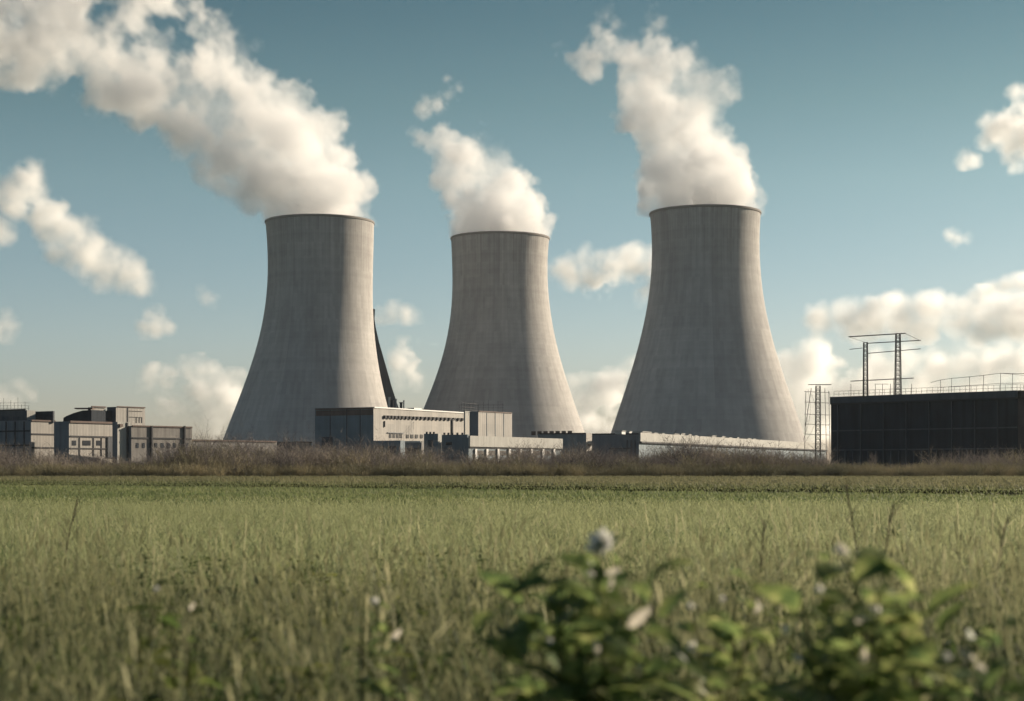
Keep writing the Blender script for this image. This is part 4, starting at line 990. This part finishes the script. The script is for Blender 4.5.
def weed(label, Y, foot_px, tips, flowers, withered, seed, leaf=.135, dens=.75, leafm=None):
    rn = random.Random(seed); base = P(foot_px, 470, Y); base.z = 0
    root = thing('leafy_weed', label, 'weed', base)
    S = Strips(); L = Strips()
    for tx, ty in tips:
        tip = P(tx, ty, Y + rn.uniform(-.25, .3)) - base; b0 = Vector((rn.uniform(-.08, .08), rn.uniform(-.08, .08), 0)); n = 9
        bend = Vector((rn.gauss(0, .05), rn.gauss(0, .05), 0)); pts = []
        for i in range(n + 1):
            f = i / n; g_ = f ** 1.5; pts.append(Vector((b0.x + (tip.x - b0.x) * g_, b0.y + (tip.y - b0.y) * g_, tip.z * f)) + bend * math.sin(math.pi * f))
        for i in range(n):
            for sd in (Vector((1, 0, 0)), Vector((0, 1, 0))): S.ribbon([pts[i], pts[i + 1]], [.013 - .0008 * i, .012 - .0008 * i], sd)
        a = rn.uniform(0, 6.283)
        for k in range(int(13 * dens)):
            f = 1 - .62 * (k / (13 * dens)) ** .9 * rn.uniform(.85, 1.1); q = f * n; i = min(n - 1, int(q)); p = pts[i].lerp(pts[i + 1], q - i); a += 2.4 + rn.uniform(-.4, .4)
            d = Vector((math.cos(a), math.sin(a), rn.uniform(-.15, 1.1))).normalized(); ln = leaf * rn.uniform(.6, 1.5) * (.85 + .3 * min(1, (1 - f) * 3))
            st = p + d * ln * .25; S.ribbon([p, st], [.005, .004], Vector((-d.y, d.x, 0)).normalized() if abs(d.x) + abs(d.y) > .01 else Vector((1, 0, 0)))
            L.leaf(st, d, Vector((rn.gauss(0, .3), rn.gauss(0, .3), 1)), ln, ln * rn.uniform(.5, .8), rn.uniform(0, .7), rn.uniform(.05, .3), 7, .12, rn)
            if rn.random() < .5: L.leaf(p, Vector((-d.x, d.y, d.z + .3)), Vector((0, 0, 1)), ln * .5, ln * .3, .3, .2, 5, .1, rn)
    link(bpy.data.objects.new('stem', S.mesh('stem', W_STEM)), root); link(bpy.data.objects.new('foliage', L.mesh('foliage', leafm or W_LEAF)), root)
    for fx, fy, r in flowers:
        o = link(bpy.data.objects.new('flower_head', flower_mesh(rn, r * 1.25 * Y / F)), root); o.location = P(fx, fy + r * .6, Y - .12) - base; o.rotation_euler = (rn.uniform(.7, 1.2), rn.uniform(-.3, .5), 0)
    for fx, fy, ln, ang in withered:
        W_ = Strips(); W_.leaf(Vector((0, 0, 0)), Vector((math.cos(R(ang)), -.3, math.sin(R(ang)))), Vector((0, -1, .3)), ln * Y / F, ln * .42 * Y / F, .15, .2, 6, .08, rn)
        o = link(bpy.data.objects.new('withered_leaf', W_.mesh('withered_leaf', M['withered'])), root); o.location = P(fx, fy, Y - .15) - base
    return root
if VEG:
    weed('tall leafy weed just right of centre with a white flower head on top', 4.9, 590,
        [(600, 552), (566, 562), (585, 578), (618, 566), (643, 592), (525, 590), (545, 604), (500, 612), (606, 600), (575, 625), (632, 640), (655, 628)],
        [(600, 540, 13), (586, 563, 5), (591, 574, 4), (550, 640, 3)], [(606, 574, 16, 20), (629, 627, 30, 45), (609, 590, 14, 75), (598, 655, 18, 100)], 21)
    weed('lower leafy weed between the tall centre weed and the right one', 5.3, 722,
        [(690, 606), (712, 592), (735, 604), (755, 592), (700, 640), (745, 640), (725, 622), (672, 640)], [(690, 605, 4), (722, 598, 3), (755, 607, 5), (692, 645, 5)], [(755, 612, 13, 80)], 22, .10)
    weed('broad leafy weed at the right with two pale buds on top', 4.7, 868,
        [(843, 556), (858, 572), (828, 566), (820, 590), (878, 594), (890, 584), (800, 600), (905, 612), (862, 610), (920, 604), (790, 640), (845, 632), (885, 640), (935, 640)],
        [(838, 548, 5), (819, 588, 4), (875, 608, 5), (796, 657, 5), (784, 628, 4)], [(848, 556, 17, 125), (856, 622, 22, 40), (862, 666, 20, 85), (826, 660, 16, 100), (958, 650, 22, -30)], 23)
    weed('dark low weed with a drooping pale leaf near the bottom right corner', 4.4, 985,
        [(960, 640), (985, 655), (1005, 630), (1015, 662), (940, 668)], [(946, 655, 4)], [(975, 664, 18, -35)], 24, .10)
    weed('small weed with one white flower in the left foreground grass', 6.2, 372, [(374, 606), (362, 618), (386, 622), (350, 632)], [(374, 600, 4)], [(392, 640, 16, 50)], 25, .07)
    weed('low weed clump in the left foreground with a brownish leaf', 6.0, 165, [(155, 590), (170, 600), (140, 612), (185, 618)], [(156, 588, 3)], [(190, 610, 10, 60)], 26, .07, leafm=G_WEED)
    # thin dry stalks
    def stalk(px, ytop, Y, lean, label, seed):
        rn = random.Random(seed); base = P(px, 470, Y); base.z = 0; top = P(px, ytop, Y).z; t = thing('dry_stalk', label, 'dry stalk', base)
        bm = bmesh.new(); pr = Vector((0, 0, 0)); pts = [pr]
        for i in range(1, 9): pts.append(Vector((lean * (i / 8) ** 2, rn.gauss(0, .01), top * i / 8)))
        for p, q in zip(pts, pts[1:]): add_bar(bm, p, q, .011, .009)
        new_obj('stem', bm, TRUNK, t)
        bm = bmesh.new()
        for i in range(9):
            f = .55 + .05 * i; p = pts[0].lerp(pts[-1], f); p.x = lean * f * f; a = rn.uniform(0, 6.283); add_bar(bm, p, p + Vector((math.cos(a) * .09, math.sin(a) * .05, .12)), .006, .003)
        new_obj('side_twig', bm, TRUNK, t)
    stalk(861, 486, 13, -.12, 'tall thin dry stalk rising before the dark building', 1)
    stalk(878, 502, 11, .10, 'dry stalk right of the tallest one, leaning right', 2)
    stalk(758, 520, 12, .05, 'short dry stalk left of the broad right weed', 3)
    stalk(62, 498, 15, .14, 'dry stalk in the grass at the far left', 4)
    stalk(988, 516, 10, .12, 'dry stalk near the right edge of the grass', 5)
# ------------------------------------------------------------------ haze
HAZE = 0.000036
if HAZE:
    m = bpy.data.materials.new('haze_air'); m.use_nodes = True; n = m.node_tree; n.nodes.clear()
    o = n.nodes.new('ShaderNodeOutputMaterial'); v = n.nodes.new('ShaderNodeVolumePrincipled')
    v.inputs['Color'].default_value = (.86, .93, 1.0, 1); v.inputs['Density'].default_value = HAZE; v.inputs['Anisotropy'].default_value = .3
    n.links.new(v.outputs[0], o.inputs['Volume'])
    bm = bmesh.new(); add_box(bm, (0, 900, 209), (2600, 2000, 420)); o = new_obj('haze', bm, m); o['kind'] = 'stuff'
